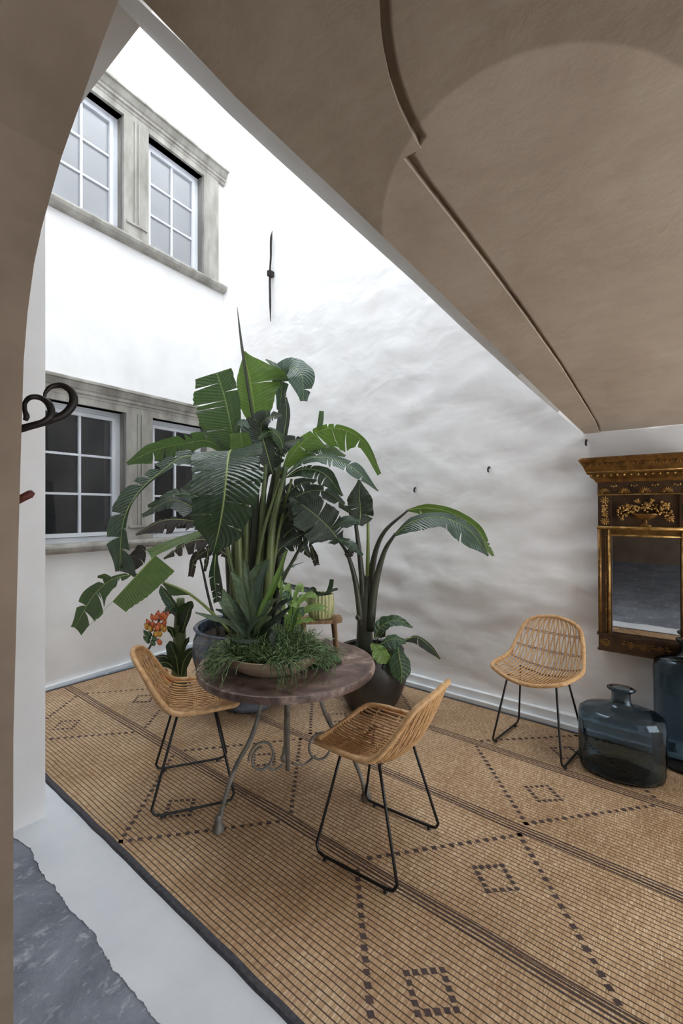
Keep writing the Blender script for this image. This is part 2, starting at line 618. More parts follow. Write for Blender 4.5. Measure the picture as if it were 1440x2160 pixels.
# lower band along the edge, with its own little step towards the ceiling field
low = MB()
gl = groove
GN, NN = len(gl), len(near)
def along(lst, f):
    return sample_vec(lst, f)
def sample_vec(lst, f):
    d = [0.0]
    for i in range(len(lst) - 1):
        d.append(d[-1] + (lst[i + 1] - lst[i]).length)
    x = f * d[-1]
    for i in range(len(lst) - 1):
        if x <= d[i + 1] or i == len(lst) - 2:
            return lst[i].lerp(lst[i + 1], (x - d[i]) / max(1e-6, d[i + 1] - d[i]))
# strips between near-edge (matched by y) and the groove
def near_at_y(y):
    for i in range(len(near) - 1):
        if near[i].y <= y <= near[i + 1].y:
            return near[i].lerp(near[i + 1], (y - near[i].y) / (near[i + 1].y - near[i].y))
    return near[0] if y < near[0].y else near[-1]
RAISE = 0.006
pts = [Vector((gl[0].x - 0.01, 0.55, zc(0.55)))] + gl + [Vector((gl[-1].x, NR, zc(NR)))]
for i in range(len(pts) - 1):
    a, b = pts[i], pts[i + 1]
    ea, eb = near_at_y(a.y), near_at_y(b.y)
    ea = Vector((ea.x, a.y, zc(a.y))); eb = Vector((eb.x, b.y, zc(b.y)))
    low.add([ea, a, b, eb], [(0, 1, 2, 3)])
    low.add([a, a + Vector((-0.006, 0, 0.05)), b + Vector((-0.006, 0, 0.05)), b], [(0, 1, 2, 3)])
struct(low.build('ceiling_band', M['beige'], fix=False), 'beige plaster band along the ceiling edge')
fld = MB()
def cf(u, v):
    x = lerp(-1.7, 2.7, u); y = lerp(0.5, NR, v)
    z = zc(y) + RAISE + 0.007 * noise.noise(Vector((x * 1.7, y * 1.7, 3)))
    return (x, y, z)
# ceiling field: right of the groove only
ys = [p.y for p in pts]
def groove_x(y):
    best = None
    for i in range(len(pts) - 1):
        a, b = pts[i], pts[i + 1]
        if min(a.y, b.y) - 1e-6 <= y <= max(a.y, b.y) + 1e-6 and abs(b.y - a.y) > 1e-6:
            x = lerp(a.x, b.x, (y - a.y) / (b.y - a.y))
            best = x if best is None else min(best, x)
    return best if best is not None else pts[0].x
def cf(u, v):
    y = lerp(0.55, NR, v)
    x0 = groove_x(y) + groove_w(y)
    x = lerp(x0, 2.7, max(0, u - 0.022) ** 1.3 / 0.978 ** 1.3)
    z = zc(y) + RAISE + 0.010 * noise.noise(Vector((x * 1.5, y * 1.5, 3))) * min(1, u * 8)
    if u < 0.006:
        return (x0 - groove_w(y) - 0.03, y, z + 0.03)
    if u < 0.017:
        return (x0 - 0.004, y, z + 0.03)
    return (x, y, z)
def groove_w(y):
    return 0.030 if y < 1.50 else max(0.006, 0.024 - 0.010 * (y - 1.5))
fld.grid(cf, 90, 90)
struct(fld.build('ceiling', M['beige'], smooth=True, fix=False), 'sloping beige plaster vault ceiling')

# room behind: roof, walls with two unseen doorways added to let in fill daylight
m = MB()
m.box((-4.3, -3.2, 3.3), (2.9, 0.55, 3.4))
struct(m.build('ceiling_back_room', M['beige_shaded']))
m = MB()
m.box((-4.4, -3.3, 0), (-4.3, 0.55, 3.4))
m.box((-4.3, -3.3, 0), (2.9, -3.2, 3.4))
struct(m.build('wall_back', M['beige_shaded']))
m = MB()
FILL_DOOR = (1.2, 3.25)  # added opening out of view, brightens the ceiling
m.box((2.7, -3.2, 0), (2.9, -2.3, HT)); m.box((2.7, -1.0, 0), (2.9, FILL_DOOR[0], HT)); m.box((2.7, FILL_DOOR[1], 0), (2.9, NR + 0.3, HT))
m.box((2.7, -2.3, 2.1), (2.9, -1.0, HT)); m.box((2.7, FILL_DOOR[0], 2.35), (2.9, FILL_DOOR[1], HT))
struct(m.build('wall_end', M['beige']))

# floor, threshold and rug
t = NT('worn_dark_stone')
v = t.coord('Object')
a = t.noise(v, 9.0, 8.0, 0.7, 0.3)
base = t.ramp(t.noise(v, 3.0, 8.0, 0.7, 0.5), [(0.3, srgb(96, 102, 114)), (0.7, srgb(150, 156, 168))])
sp = t.ramp(a, [(0.56, (0, 0, 0, 1)), (0.66, (1, 1, 1, 1))])
sp2 = t.ramp(t.noise(t.coord('Object', (1.6, 0.6, 1)), 24.0, 5.0, 0.6), [(0.58, (0, 0, 0, 1)), (0.68, (1, 1, 1, 1))])
f2 = t.math('MINIMUM', t.math('ADD', t.math('MULTIPLY', sp, 0.55), t.math('MULTIPLY', sp2, 0.4)), 1.0)
col = t.mix(f2, base, srgb(214, 219, 226))
M['slate'] = t.done(t.principled(col, t.ramp(a, [(0.3, (0.45, 0.45, 0.45, 1)), (0.7, (0.8, 0.8, 0.8, 1))]), 0.0, t.bump(t.noise(v, 30.0, 6.0, 0.7), 0.6, 0.01), 0.4))
m = MB()
m.box((-4.4, -3.3, -0.1), (2.9, NR + 0.2, 0.0))
struct(m.build('floor', M['slate']), 'worn dark grey stone floor')
M['thresh'] = simple('white_limewashed_cement', srgb(214, 219, 226), srgb(226, 230, 235), 3.0, 0.7, 0, 0.25, 0.006, 14.0, spec=0.3)
m = MB()
edge = []
rnd = random.Random(4)
x = -2.52
while x < 2.7:
    edge.append((x, 0.70 + 0.022 * noise.noise(Vector((x * 5, 0, 0))) + 0.008 * noise.noise(Vector((x * 23, 5, 0))) + rnd.uniform(-0.002, 0.002)))
    x += 0.006
for i in range(len(edge) - 1):
    (x0, y0), (x1, y1) = edge[i], edge[i + 1]
    m.add([(x0, y0, 0.004), (x1, y1, 0.004), (x1, 0.99, 0.004), (x0, 0.99, 0.004), (x0, y0, -0.01), (x1, y1, -0.01)], [(0, 1, 2, 3), (0, 4, 5, 1)])
m.box((-4.33, 0.831, -0.01), (-2.52, 0.99, 0.004))
struct(m.build('floor_threshold', M['thresh'], fix=False), 'white limewashed threshold strip between stone floor and rug')

# skirting steps
m = MB(); m.box((-4.33, NR - 0.045, 0), (2.7, NR + 0.05, 0.10)); m.box((-4.33, NR - 0.075, 0), (2.7, NR - 0.04, 0.045))
t_sk = simple('pale_stone_skirting', srgb(228, 234, 238), srgb(242, 245, 247), 5.0, 0.7, 0, 0.3, 0.006, 18.0)
struct(m.build('baseboard_right', t_sk), 'pale two-stepped skirting along the lumpy wall')
m = MB(); m.box((-0.7, -0.03, 0), (2.0, 0.05, 0.035), lambda p: WW(p.x, p.y, p.z))
struct(m.build('baseboard_left', t_sk), 'low white skirting under the windows')

# rug -----------------------------------------------------------------
t = NT('woven_reed')
tc = t.n('ShaderNodeTexCoord')
sx = t.n('ShaderNodeSeparateXYZ'); t.l(tc.outputs['Object'], sx.inputs[0])
X, Y = sx.outputs[0], sx.outputs[1]
wob = t.noise(t.coord('Object', (2.0, 5.0, 1)), 1.6, 3.0)
Yw = t.math('ADD', Y, t.math('MULTIPLY', t.math('SUBTRACT', wob, 0.5), 0.016))
ROW = 0.0208
row = t.math('DIVIDE', Yw, ROW)
fr = t.math('FRACT', row)
dline = t.math('ABSOLUTE', t.math('SUBTRACT', fr, 0.5))          # 0.5 at the cord
cord = t.ramp(dline, [(0.37, (0, 0, 0, 1)), (0.45, (1, 1, 1, 1))])
cell = t.n('ShaderNodeCombineXYZ')
t.l(t.math('FLOOR', t.math('DIVIDE', X, 0.0036)), cell.inputs[0]); t.l(t.math('FLOOR', row), cell.inputs[1])
wn = t.n('ShaderNodeTexWhiteNoise', noise_dimensions='2D'); t.l(cell.outputs[0], wn.inputs['Vector'])
reed = t.ramp(wn.outputs['Value'], [(0.0, srgb(182, 150, 114)), (0.45, srgb(208, 177, 140)), (0.88, srgb(222, 194, 157)), (1.0, srgb(240, 221, 190))])
big = t.ramp(t.noise(t.coord('Object', (1, 1, 1)), 1.7, 5.0, 0.6), [(0.3, srgb(205, 190, 175)), (0.7, (1, 1, 1, 1))])
reed = t.mix(1.0, reed, big, 'MULTIPLY')
gap = t.ramp(t.math('ABSOLUTE', t.math('SUBTRACT', t.math('FRACT', t.math('DIVIDE', X, 0.0036)), 0.5)), [(0.36, (1, 1, 1, 1)), (0.5, (0.6, 0.6, 0.6, 1))])
reed = t.mix(0.35, reed, gap, 'MULTIPLY')
col = t.mix(cord, reed, srgb(72, 50, 40))
hh = t.math('SUBTRACT', 1.0, cord)
M['reed'] = t.done(t.principled(col, t.ramp(wn.outputs['Value'], [(0.0, (0.6, 0.6, 0.6, 1)), (1.0, (0.33, 0.33, 0.33, 1))]), 0.0, t.bump(t.math('ADD', hh, t.math('MULTIPLY', wn.outputs['Value'], 0.4)), 0.5, 0.003), 0.45))
M['dark_weave'] = simple('dark_leather_weave', srgb(62, 48, 48), srgb(84, 66, 62), 40.0, 0.7, 0, 0.3, 0.002, 120.0)
M['binding'] = simple('charcoal_binding', srgb(58, 58, 64), srgb(78, 78, 84), 60.0, 0.85, 0, 0.4, 0.002, 200.0)
Y0R, Y1R = 0.955, 3.325
X0R, X1R = -4.18, 2.55
rug = thing('woven_rug', 'large tan reed rug with dark lines and diamond motifs', 'rug', (-1.0, 2.1, 0.0))
RZ = 0.012
m = MB()
def rugz(x, y):
    return RZ + 0.0025 * noise.noise(Vector((x * 2.2, y * 2.2, 1.0)))
def rg(u, v):
    x = lerp(X0R, X1R, u); y = lerp(Y0R, Y1R, v)
    return (x, y, rugz(x, y))
m.grid(rg, 110, 50)
m.box((X0R, Y0R, 0.003), (X1R, Y1R, 0.006))
m.build('reed_field', M['reed'], rug, smooth=True)
m = MB()
n = 260
path = []
for i in range(n + 1):
    x = lerp(X0R, X1R, i / n)
    w = 0.006 * noise.noise(Vector((x * 6, 0, 2)))
    path.append(Vector((x, Y0R - 0.006 + w, 0.010)))
for i in range(n):
    a, b = path[i], path[i + 1]
    dy = Vector((0, 0.013, 0))
    up = Vector((0, 0, 0.006))
    m.add([a - dy - up, b - dy - up, b - dy * 0.6 + up, a - dy * 0.6 + up, b + dy + up, a + dy + up], [(0, 1, 2, 3), (3, 2, 4, 5)])
for yy in (Y1R,):
    m.box((X0R, yy - 0.01, 0.004), (X1R, yy + 0.008, 0.016))
m.box((X0R - 0.01, Y0R, 0.004), (X0R + 0.012, Y1R, 0.016))
m.build('binding', M['binding'], rug, fix=False)
BANDS = [1.545, 2.175, 2.795]
for bn in BANDS:
    m = MB()
    for off in (-0.026, -0.009, 0.008, 0.024):
        for i in range(130):
            xa, xb = lerp(X0R, X1R, i / 130), lerp(X0R, X1R, (i + 1) / 130)
            ya = bn + off + 0.006 * noise.noise(Vector((xa * 3, bn, 0))); yb = bn + off + 0.006 * noise.noise(Vector((xb * 3, bn, 0)))
            h = 0.0032
            za, zb = RZ + 0.0042, RZ + 0.0042
            za = rugz(xa, ya) + 0.0012; zb = rugz(xb, yb) + 0.0012
            m.add([(xa, ya - h, za), (xb, yb - h, zb), (xb, yb + h, zb), (xa, ya + h, za)], [(0, 1, 2, 3)])
    m.build('dark_band', M['dark_weave'], rug, fix=False)['kind'] = 'stuff'
def motif_line(m, a, b, step=0.0415, s=0.0135):
    a, b = Vector(a), Vector(b)
    L = (b - a).length
    k = max(2, int(round(L / step)))
    for i in range(k + 1):
        p = a.lerp(b, i / k)
        x, y = p.x, p.y
        z = rugz(x, y) + 0.0016
        s1 = s * rnd.uniform(0.85, 1.1)
        m.add([(x - s1 * 1.2, y, z), (x, y - s1 * 1.0, z), (x + s1 * 1.2, y, z), (x, y + s1 * 1.0, z)], [(0, 1, 2, 3)])
stripes = [(0.975, 1.50, 'V'), (1.59, 2.13, 'A'), (2.225, 2.75, 'V'), (2.84, 3.29, 'A')]
for uc in (-0.75, 0.66, 2.04, 3.43):
    for (ya, yb, kind) in stripes:
        m = MB()
        hw = 0.455
        tip, base = (ya, yb) if kind == 'V' else (yb, ya)
        for sgn in (-1, 1):
            xe = -(uc + sgn * hw)
            if xe < X0R + 0.05:
                xe2 = X0R + 0.05
                f = (xe2 + uc) / (xe + uc)
                motif_line(m, (-uc, tip, 0), (xe2, lerp(tip, base, f), 0))
            else:
                motif_line(m, (-uc, tip, 0), (xe, base, 0))
        yc = (ya + yb) / 2 + (0.03 if kind == 'V' else -0.04)
        d = 0.085
        q = [(-uc - d, yc, 0), (-uc, yc - d * 0.95, 0), (-uc + d, yc, 0), (-uc, yc + d * 0.95, 0)]
        for i in range(4):
            a, b = Vector(q[i]), Vector(q[(i + 1) % 4])
            motif_line(m, a, a.lerp(b, 0.76), 0.03, 0.012)
        m.build('diamond_motif', M['dark_weave'], rug, fix=False)['kind'] = 'stuff'
# ------------------------------------------------------------------ rattan chairs
t = NT('rattan')
v = t.coord('Object')
a = t.noise(v, 38.0, 5.0, 0.6)
M['rattan'] = t.done(t.principled(t.ramp(a, [(0.25, srgb(170, 126, 82)), (0.5, srgb(204, 162, 114)), (0.8, srgb(224, 188, 142))]), 0.5, 0.0, t.bump(t.noise(v, 160.0, 3.0), 0.3, 0.002), 0.4))
M['rattan_dark'] = simple('dark_rattan_cord', srgb(104, 66, 38), srgb(140, 94, 56), 60.0, 0.6, 0, 0.2, 0.001)

CQ = [(0.0, -0.225, 0.455, 0.168), (0.035, -0.212, 0.448, 0.200), (0.08, -0.19, 0.443, 0.220), (0.2, -0.11, 0.434, 0.236), (0.32, -0.03, 0.428, 0.240), (0.44, 0.06, 0.430, 0.239), (0.52, 0.125, 0.447, 0.235), (0.6, 0.17, 0.490, 0.228), (0.7, 0.208, 0.553, 0.216), (0.8, 0.240, 0.622, 0.202), (0.9, 0.268, 0.690, 0.178), (0.95, 0.281, 0.722, 0.150), (0.98, 0.288, 0.741, 0.115), (1.0, 0.292, 0.753, 0.055)]
def cq(q):
    for i in range(len(CQ) - 1):
        a, b = CQ[i], CQ[i + 1]
        if q <= b[0] or i == len(CQ) - 2:
            f = (q - a[0]) / (b[0] - a[0])
            return [a[k] + (b[k] - a[k]) * f for k in (1, 2, 3)]
def cqs(q):
    # smoothed profile
    s = [0, 0, 0]
    for d in (-0.03, -0.015, 0, 0.015, 0.03):
        r = cq(min(1, max(0, q + d * min(1, q / 0.04, (1 - q) / 0.04))))
        s = [s[k] + r[k] / 5 for k in range(3)]
    return s
def shell(x, q):
    y, z, w = cqs(q)
    y2, z2, _ = cqs(min(1, q + 0.01)); y1, z1, _ = cqs(max(0, q - 0.01))
    ty, tz = y2 - y1, z2 - z1
    L = math.hypot(ty, tz) or 1
    s = min(1.05, abs(x) / max(w, 0.05))
    xn = abs(x) / 0.24
    lift = 0.055 * xn * xn + 0.012 * xn ** 6
    return Vector((x, y - tz / L * lift, z + ty / L * lift))
def make_chair(label, group):
    e = thing('rattan_chair', label, 'chair', (0, 0, 0), group)
    loop = []
    n = 60
    for i in range(n + 1):
        q = i / n
        loop.append(shell(-cqs(q)[2], q))
    for i in range(1, 6):
        loop.append(shell(lerp(-0.055, 0.055, i / 6), 1.0) + Vector((0, 0, 0.006 * math.sin(math.pi * i / 6))))
    for i in range(n + 1):
        q = 1 - i / n
        loop.append(shell(cqs(q)[2], q))
    for i in range(1, 12):
        f = i / 12
        loop.append(shell(lerp(0.168, -0.168, f), 0.0) + Vector((0, -0.010 * math.sin(math.pi * f), -0.004 * math.sin(math.pi * f))))
    MB().tube(loop, 0.0125, 8, closed=True).build('rim', M['rattan'], e, smooth=True)
    # fine wrapping of the rim
    rn = random.Random(3)
    seat, back = MB(), MB()
    NS = 25
    for j in range(NS):
        f = -0.94 + 1.88 * j / (NS - 1)
        x0 = f * 0.236
        ph = rn.uniform(0, 6.28)
        ptsS, ptsB = [], []
        for i in range(49):
            q = i / 48
            y, z, w = cqs(q)
            if q <= 0.54:
                x = x0
                if abs(x) > w - 0.004:
                    continue
                x += 0.0014 * math.sin(q * 30 + ph)
                ptsS.append(shell(x, q))
            if q >= 0.52:
                x = x0 * (w / 0.236) ** 0.55 * 1.0
                if abs(x) > w - 0.002:
                    continue
                x += 0.0042 * math.sin((q - 0.5) * 24 + j * math.pi + 0.6 * math.sin(ph)) * (0.35 + 0.65 * math.sin(math.pi * min(1, max(0, (q - 0.5) / 0.5))))
                ptsB.append(shell(x, q))
        if len(ptsS) > 2:
            seat.tube(ptsS, 0.0050, 6)
        if len(ptsB) > 2:
            back.tube(ptsB, 0.0044, 6)
    o = seat.build('seat_weave', M['rattan'], e, smooth=True); o['kind'] = 'stuff'
    o = back.build('back_weave', M['rattan'], e, smooth=True); o['kind'] = 'stuff'
    for q in (0.17, 0.34, 0.53, 0.68, 0.84):
        w = cqs(q)[2]
        b = MB()
        p = [shell(lerp(-w, w, i / 40), q) + Vector((0, 0, 0.004 * (1 if i % 2 else -1))) for i in range(41)]
        b.tube(p, 0.0026, 5)
        p = [shell(lerp(-w, w, i / 40), q + 0.012) + Vector((0, 0, 0.003 * (-1 if i % 2 else 1))) for i in range(41)]
        b.tube(p, 0.0026, 5)
        b.build('binding_cord', M['rattan_dark'] if q > 0.5 else M['rattan'], e, smooth=True)
    for s in (-1, 1):
        key = [Vector((s * 0.145, -0.105, 0.444)), Vector((s * 0.205, -0.193, 0.045)), Vector((s * 0.209, -0.178, 0.020)), Vector((s * 0.210, -0.150, 0.0145)),
               Vector((s * 0.210, 0.150, 0.0145)), Vector((s * 0.209, 0.178, 0.020)), Vector((s * 0.205, 0.193, 0.045)), Vector((s * 0.145, 0.080, 0.446))]
        p = []
        for i in range(len(key) - 1):
            p += [key[i].lerp(key[i + 1], k / 3) for k in range(3)]
        p.append(key[-1])
        sl = MB().tube(p, 0.0065, 8).build('sled_leg', M['black_steel'], e, smooth=True)
        for yy in (-0.145, 0.145):
            MB().lathe([(0.0, 0.0), (0.009, 0.0), (0.010, 0.004), (0.007, 0.010), (0.0065, 0.0145)], 10, (s * 0.210, yy, 0.0)).build('foot_glide', M['black_steel'], sl)
    for yy in (-0.105, 0.080):
        MB().tube([Vector((-0.145, yy, 0.443)), Vector((0, yy, 0.420)), Vector((0.145, yy, 0.443))], 0.006, 6).build('under_frame', M['black_steel'], e, smooth=True)
    return e
def place_chair(o, X, Y, fx, fy):
    p = cam2room(X, Y, 0)
    f = cam2room(fx, fy, 0)
    o.location = (p.x, p.y, RZ + 0.001)
    o.rotation_euler = (0, 0, math.atan2(f.y, f.x) + math.pi / 2)
G = 'rattan chairs around the table'
ch1 = make_chair('nearest rattan chair, turned towards the table in the foreground', G)
ch2 = copy_tree(ch1); ch2['label'] = 'rattan chair tucked under the table on the window side'
ch3 = copy_tree(ch1); ch3['label'] = 'rattan chair standing alone against the wall beside the glass bottles'
place_chair(ch1, 0.168, 2.02, -0.83, 0.56)
place_chair(ch2, -0.795, 2.435, 0.93, 0.33)
place_chair(ch3, 1.235, 2.86, -0.70, -0.71)

# ------------------------------------------------------------------ table
TZ = 0.725
TC = cam2room(-0.268, 2.265, 0)
t = NT('rusted_table_metal')
v = t.coord('Object')
a = t.noise(v, 5.0, 9.0, 0.72, 0.8)
c1 = t.ramp(a, [(0.38, srgb(76, 60, 54)), (0.5, srgb(122, 102, 94)), (0.62, srgb(176, 156, 146))])
rs = t.ramp(t.noise(v, 6.5, 6.0, 0.7, 0.8), [(0.56, (0, 0, 0, 1)), (0.68, (1, 1, 1, 1))])
col = t.mix(t.math('MULTIPLY', rs, 0.5), c1, srgb(160, 98, 62))
M['table'] = t.done(t.principled(col, t.ramp(a, [(0.3, (0.42, 0.42, 0.42, 1)), (0.7, (0.65, 0.65, 0.65, 1))]), 0.15, t.bump(t.noise(v, 25.0, 6.0, 0.7), 0.35, 0.004), 0.4))
table = thing('garden_table', 'round rusted metal garden table with scrolled iron legs under the bowl', 'table', (TC.x, TC.y, RZ + 0.004))
RT = 0.432
MB().lathe([(0.0, TZ - 0.012), (RT - 0.03, TZ - 0.012), (RT - 0.012, TZ - 0.022), (RT - 0.002, TZ - 0.018), (RT + 0.003, TZ - 0.002), (RT - 0.002, TZ + 0.012), (RT - 0.010, TZ + 0.014), (RT - 0.022, TZ + 0.006), (RT - 0.045, TZ), (0.2, TZ - 0.001), (0.0, TZ)], 96, (TC.x, TC.y, 0)).build('table_top', M['table'], table, smooth=40)
feet = [F(460, 1760), F(772, 1692), cam2room(-0.335, 2.70, 0)]
for fpt in feet:
    d = Vector((fpt.x - TC.x, fpt.y - TC.y, 0)); L = d.length; d.normalize()
    P = lambda r, z: Vector((TC.x + d.x * r, TC.y + d.y * r, z))
    key = [P(L * 0.30, TZ - 0.012), P(L * 0.40, 0.56), P(L * 0.47, 0.47), P(L * 0.57, 0.39), P(L * 0.76, 0.29), P(L * 0.87, 0.195), P(L * 0.94, 0.12), P(L * 0.98, 0.05), P(L * 1.0, RZ + 0.006)]
    leg = MB().tube(spline(key, 40), [0.009, 0.010, 0.011, 0.011, 0.010, 0.010, 0.010, 0.011, 0.013], 8).build('leg', M['grey_iron'], table, smooth=True)
    MB().lathe([(0.0, RZ + 0.004), (0.026, RZ + 0.004), (0.027, 0.03), (0.018, 0.05), (0.013, 0.085), (0.010, 0.09)], 14, (fpt.x, fpt.y, 0)).build('foot', M['grey_iron'], leg, smooth=40)
    # lower scroll
    pts = []
    for i in range(34):
        a = i / 33 * 2 * math.pi * 1.25
        rr = 0.066 - 0.022 * i / 33
        pts.append(P(L * 0.55 - 0.055 + rr * math.cos(a) , 0.30 + rr * math.sin(a) * 1.15))
    MB().tube(pts, 0.006, 6).build('scroll', M['grey_iron'], leg, smooth=True)
    pts = []
    for i in range(30):
        a = math.pi * 0.3 + i / 29 * 2 * math.pi * 1.15
        rr = 0.045 - 0.018 * i / 29
        pts.append(P(L * 0.40 + 0.045 + rr * math.cos(a), 0.61 + rr * math.sin(a)))
    MB().tube(pts, 0.005, 6).build('scroll', M['grey_iron'], leg, smooth=True)
    MB().tube(spline([P(L * 0.35 , 0.26), P(L * 0.2, 0.22), P(0.02, 0.235)], 10), 0.006, 6).build('brace', M['grey_iron'], leg, smooth=True)
MB().tube([Vector((TC.x, TC.y, 0.20)), Vector((TC.x, TC.y, TZ - 0.012))], 0.011, 8).build('centre_rod', M['grey_iron'], table, smooth=True)
m = MB()
for k in range(3):
    a = k * 2.094
    m.tube([Vector((TC.x, TC.y, TZ - 0.02)), Vector((TC.x + math.cos(a) * 0.36, TC.y + math.sin(a) * 0.36, TZ - 0.02))], 0.008, 6)
m.build('support_bar', M['grey_iron'], table)

# bowl on the table
BC = cam2room(-0.335, 2.20, 0)
M['bowl'] = simple('pale_turned_wood', srgb(132, 112, 94), srgb(172, 150, 128), 9.0, 0.75, 0, 0.35, 0.004, 30.0, (1, 1, 3), 0.3)
bowl = MB()
wb = lambda a, z: 1 + 0.025 * math.sin(2 * a + 0.7) + 0.012 * math.sin(5 * a)
BZ = TZ + 0.001
bowl.lathe([(0.0, BZ), (0.115, BZ), (0.165, BZ + 0.018), (0.218, BZ + 0.055), (0.243, BZ + 0.094), (0.246, BZ + 0.102), (0.236, BZ + 0.103), (0.205, BZ + 0.068), (0.15, BZ + 0.03), (0.0, BZ + 0.022)], 56, (BC.x, BC.y, 0), wob=wb)
bo = bowl.build('wooden_bowl', M['bowl'], smooth=50)
tag(bo, 'wide shallow pale wooden bowl planted with greenery on the table', 'bowl')

# little stool on the table
M['old_wood'] = simple('worn_brown_wood', srgb(104, 78, 54), srgb(152, 120, 88), 14.0, 0.7, 0, 0.4, 0.003, 60.0, (1, 6, 1), 0.3)
SC = cam2room(-0.125, 2.495, 0)
st = thing('milking_stool', 'small worn wooden stool standing on the table behind the bowl', 'stool', (SC.x, SC.y, TZ + 0.001))
ax = dirv(1, 0.12, 0).normalized(); ay = Vector((-ax.y, ax.x, 0))
SP = lambda a, b, z: Vector((SC.x, SC.y, 0)) + ax * a + ay * b + Vector((0, 0, z))
m = MB()
outl_s = [(0.128 * math.copysign(abs(math.cos(q)) ** 0.45, math.cos(q)), 0.066 * math.copysign(abs(math.sin(q)) ** 0.45, math.sin(q))) for q in [2 * math.pi * k / 28 for k in range(28)]]
m.prism(outl_s, lambda a, b, d: SP(a, b, d), TZ + 0.158, TZ + 0.178)
m.build('stool_top', M['old_wood'], st, smooth=30)
for sx_, sy_ in ((-1, -1), (1, -1), (1, 1), (-1, 1)):
    m = MB(); m.tube([SP(sx_ * 0.082, sy_ * 0.036, TZ + 0.16), SP(sx_ * 0.095, sy_ * 0.046, TZ + 0.002)], [0.0135, 0.010], 8)
    m.build('leg', M['old_wood'], st, smooth=True)

# ------------------------------------------------------------------ glass bottles
t = NT('smoke_blue_glass')
g = t.n('ShaderNodeBsdfGlass'); g.inputs['Color'].default_value = (0.60, 0.665, 0.705, 1); g.inputs['Roughness'].default_value = 0.02; g.inputs['IOR'].default_value = 1.46
v = t.coord('Object')
nb = t.bump(t.noise(v, 7.0, 3.0), 0.25, 0.02)
t.l(nb, g.inputs['Normal'])
M['bottle'] = t.done(g.outputs[0])
def bottle(name, label, c, sx_, sy_, rot, prof, wall, group):
    m = MB()
    outer = prof
    inner = []
    for (r, z) in reversed(prof):
        if r > 0.0:
            inner.append((max(0.004, r - wall), z + (wall if z < 0.05 else (-wall * 0.5 if r > 0.08 and z > 0.2 else 0))))
    full = outer + inner + [(0.0, wall * 1.4)]
    e = m.lathe(full, 64, (c.x, c.y, RZ + 0.004), sx_, sy_, rot).build(name, M['bottle'], smooth=50)
    tag(e, label, 'bottle', group)
    return e
GB = 'smoky glass bottles under the mirror'
c1 = cam2room(1.575, 2.565, 0)
pr1 = [(0.0, 0.0), (0.185, 0.0), (0.205, 0.012), (0.213, 0.05), (0.216, 0.30), (0.208, 0.335), (0.185, 0.352), (0.10, 0.368), (0.062, 0.378), (0.050, 0.395), (0.046, 0.43), (0.048, 0.452), (0.066, 0.462), (0.072, 0.470), (0.068, 0.477), (0.052, 0.474)]
bottle('glass_bottle', 'squat smoky blue glass bottle beside the lone rattan chair', c1, 1.0, 0.72, R(8), pr1, 0.008, GB)
c2 = cam2room(1.985, 2.60, 0)
pr2 = [(0.0, 0.0), (0.14, 0.0), (0.158, 0.012), (0.165, 0.05), (0.172, 0.56), (0.165, 0.60), (0.14, 0.618), (0.08, 0.632), (0.052, 0.642), (0.044, 0.66), (0.042, 0.69), (0.044, 0.712), (0.06, 0.722), (0.064, 0.73), (0.06, 0.736), (0.046, 0.733)]
bottle('glass_bottle', 'tall smoky blue glass bottle under the mirror at the picture edge', c2, 1.0, 0.66, R(-2), pr2, 0.008, GB)

# ------------------------------------------------------------------ gilded mirror
M['gilt'] = simple('aged_gilding', srgb(92, 64, 32), srgb(158, 116, 62), 26.0, 0.42, 0.65, 0.4, 0.003, 90.0, lo=0.3, hi=0.7)
M['gilt_bright'] = simple('bright_gilding', srgb(150, 110, 58), srgb(208, 168, 100), 30.0, 0.38, 0.65, 0.3, 0.002, 120.0)
M['umber'] = simple('dark_umber_lacquer', srgb(56, 40, 28), srgb(86, 64, 44), 12.0, 0.45, 0.15, 0.2, 0.002, 40.0)
t = NT('mirror_glass')
M['mirror'] = t.done(t.principled((0.80, 0.80, 0.79, 1), 0.02, 1.0))
MW, MX, MZ = 0.50, -0.537, 0.592
mir = thing('wall_mirror', 'tall gilded empire mirror with carved fruit urn hung on the wall', 'mirror', (0, 0, 0))
Bx = lambda m, x0, x1, y0, y1, z0, z1: m.box((x0, -y1, z0), (x1, -y0, z1))
def mbuild(m, name, mat, parent=None, smooth=False):
    return m.build(name, mat, parent or mir, smooth=smooth)
H_D, H_F, H_C, H_T = 0.79, 0.995, 1.075, 1.235     # divider, frieze line, cornice start, top
m = MB(); Bx(m, 0, MW, 0, 0.02, 0, H_C + 0.01); mbuild(m, 'backboard', M['umber'])
for x0, x1 in ((0.0, 0.075), (MW - 0.075, MW)):
    m = MB(); Bx(m, x0, x1, 0.02, 0.045, 0.115, H_D - 0.01)
    stile = mbuild(m, 'stile', M['umber'])
    out = x0 if x0 == 0 else x1 - 0.02
    m = MB(); m.tube([Vector((out + 0.010, -0.045, 0.115)), Vector((out + 0.010, -0.045, H_D - 0.01))], 0.011, 8); mbuild(m, 'outer_moulding', M['gilt'], stile, True)
    inn = x1 - 0.013 if x0 == 0 else x0 + 0.013
    m = MB(); m.tube([Vector((inn, -0.045, 0.115)), Vector((inn, -0.045, H_D - 0.01))], 0.008, 8); mbuild(m, 'inner_moulding', M['gilt_bright'], stile, True)
    m = MB()
    bx = inn + (-0.017 if x0 == 0 else 0.017)
    for k in range(58):
        m.ball((bx, -0.046, 0.125 + k * 0.0114), 0.0048, seg=6, rings=4)
    o = mbuild(m, 'bead_row', M['gilt'], stile, True); o['kind'] = 'stuff'
m = MB(); Bx(m, 0.075, MW - 0.075, 0.02, 0.040, H_D - 0.045, H_D - 0.01); tr_ = mbuild(m, 'top_rail', M['gilt'])
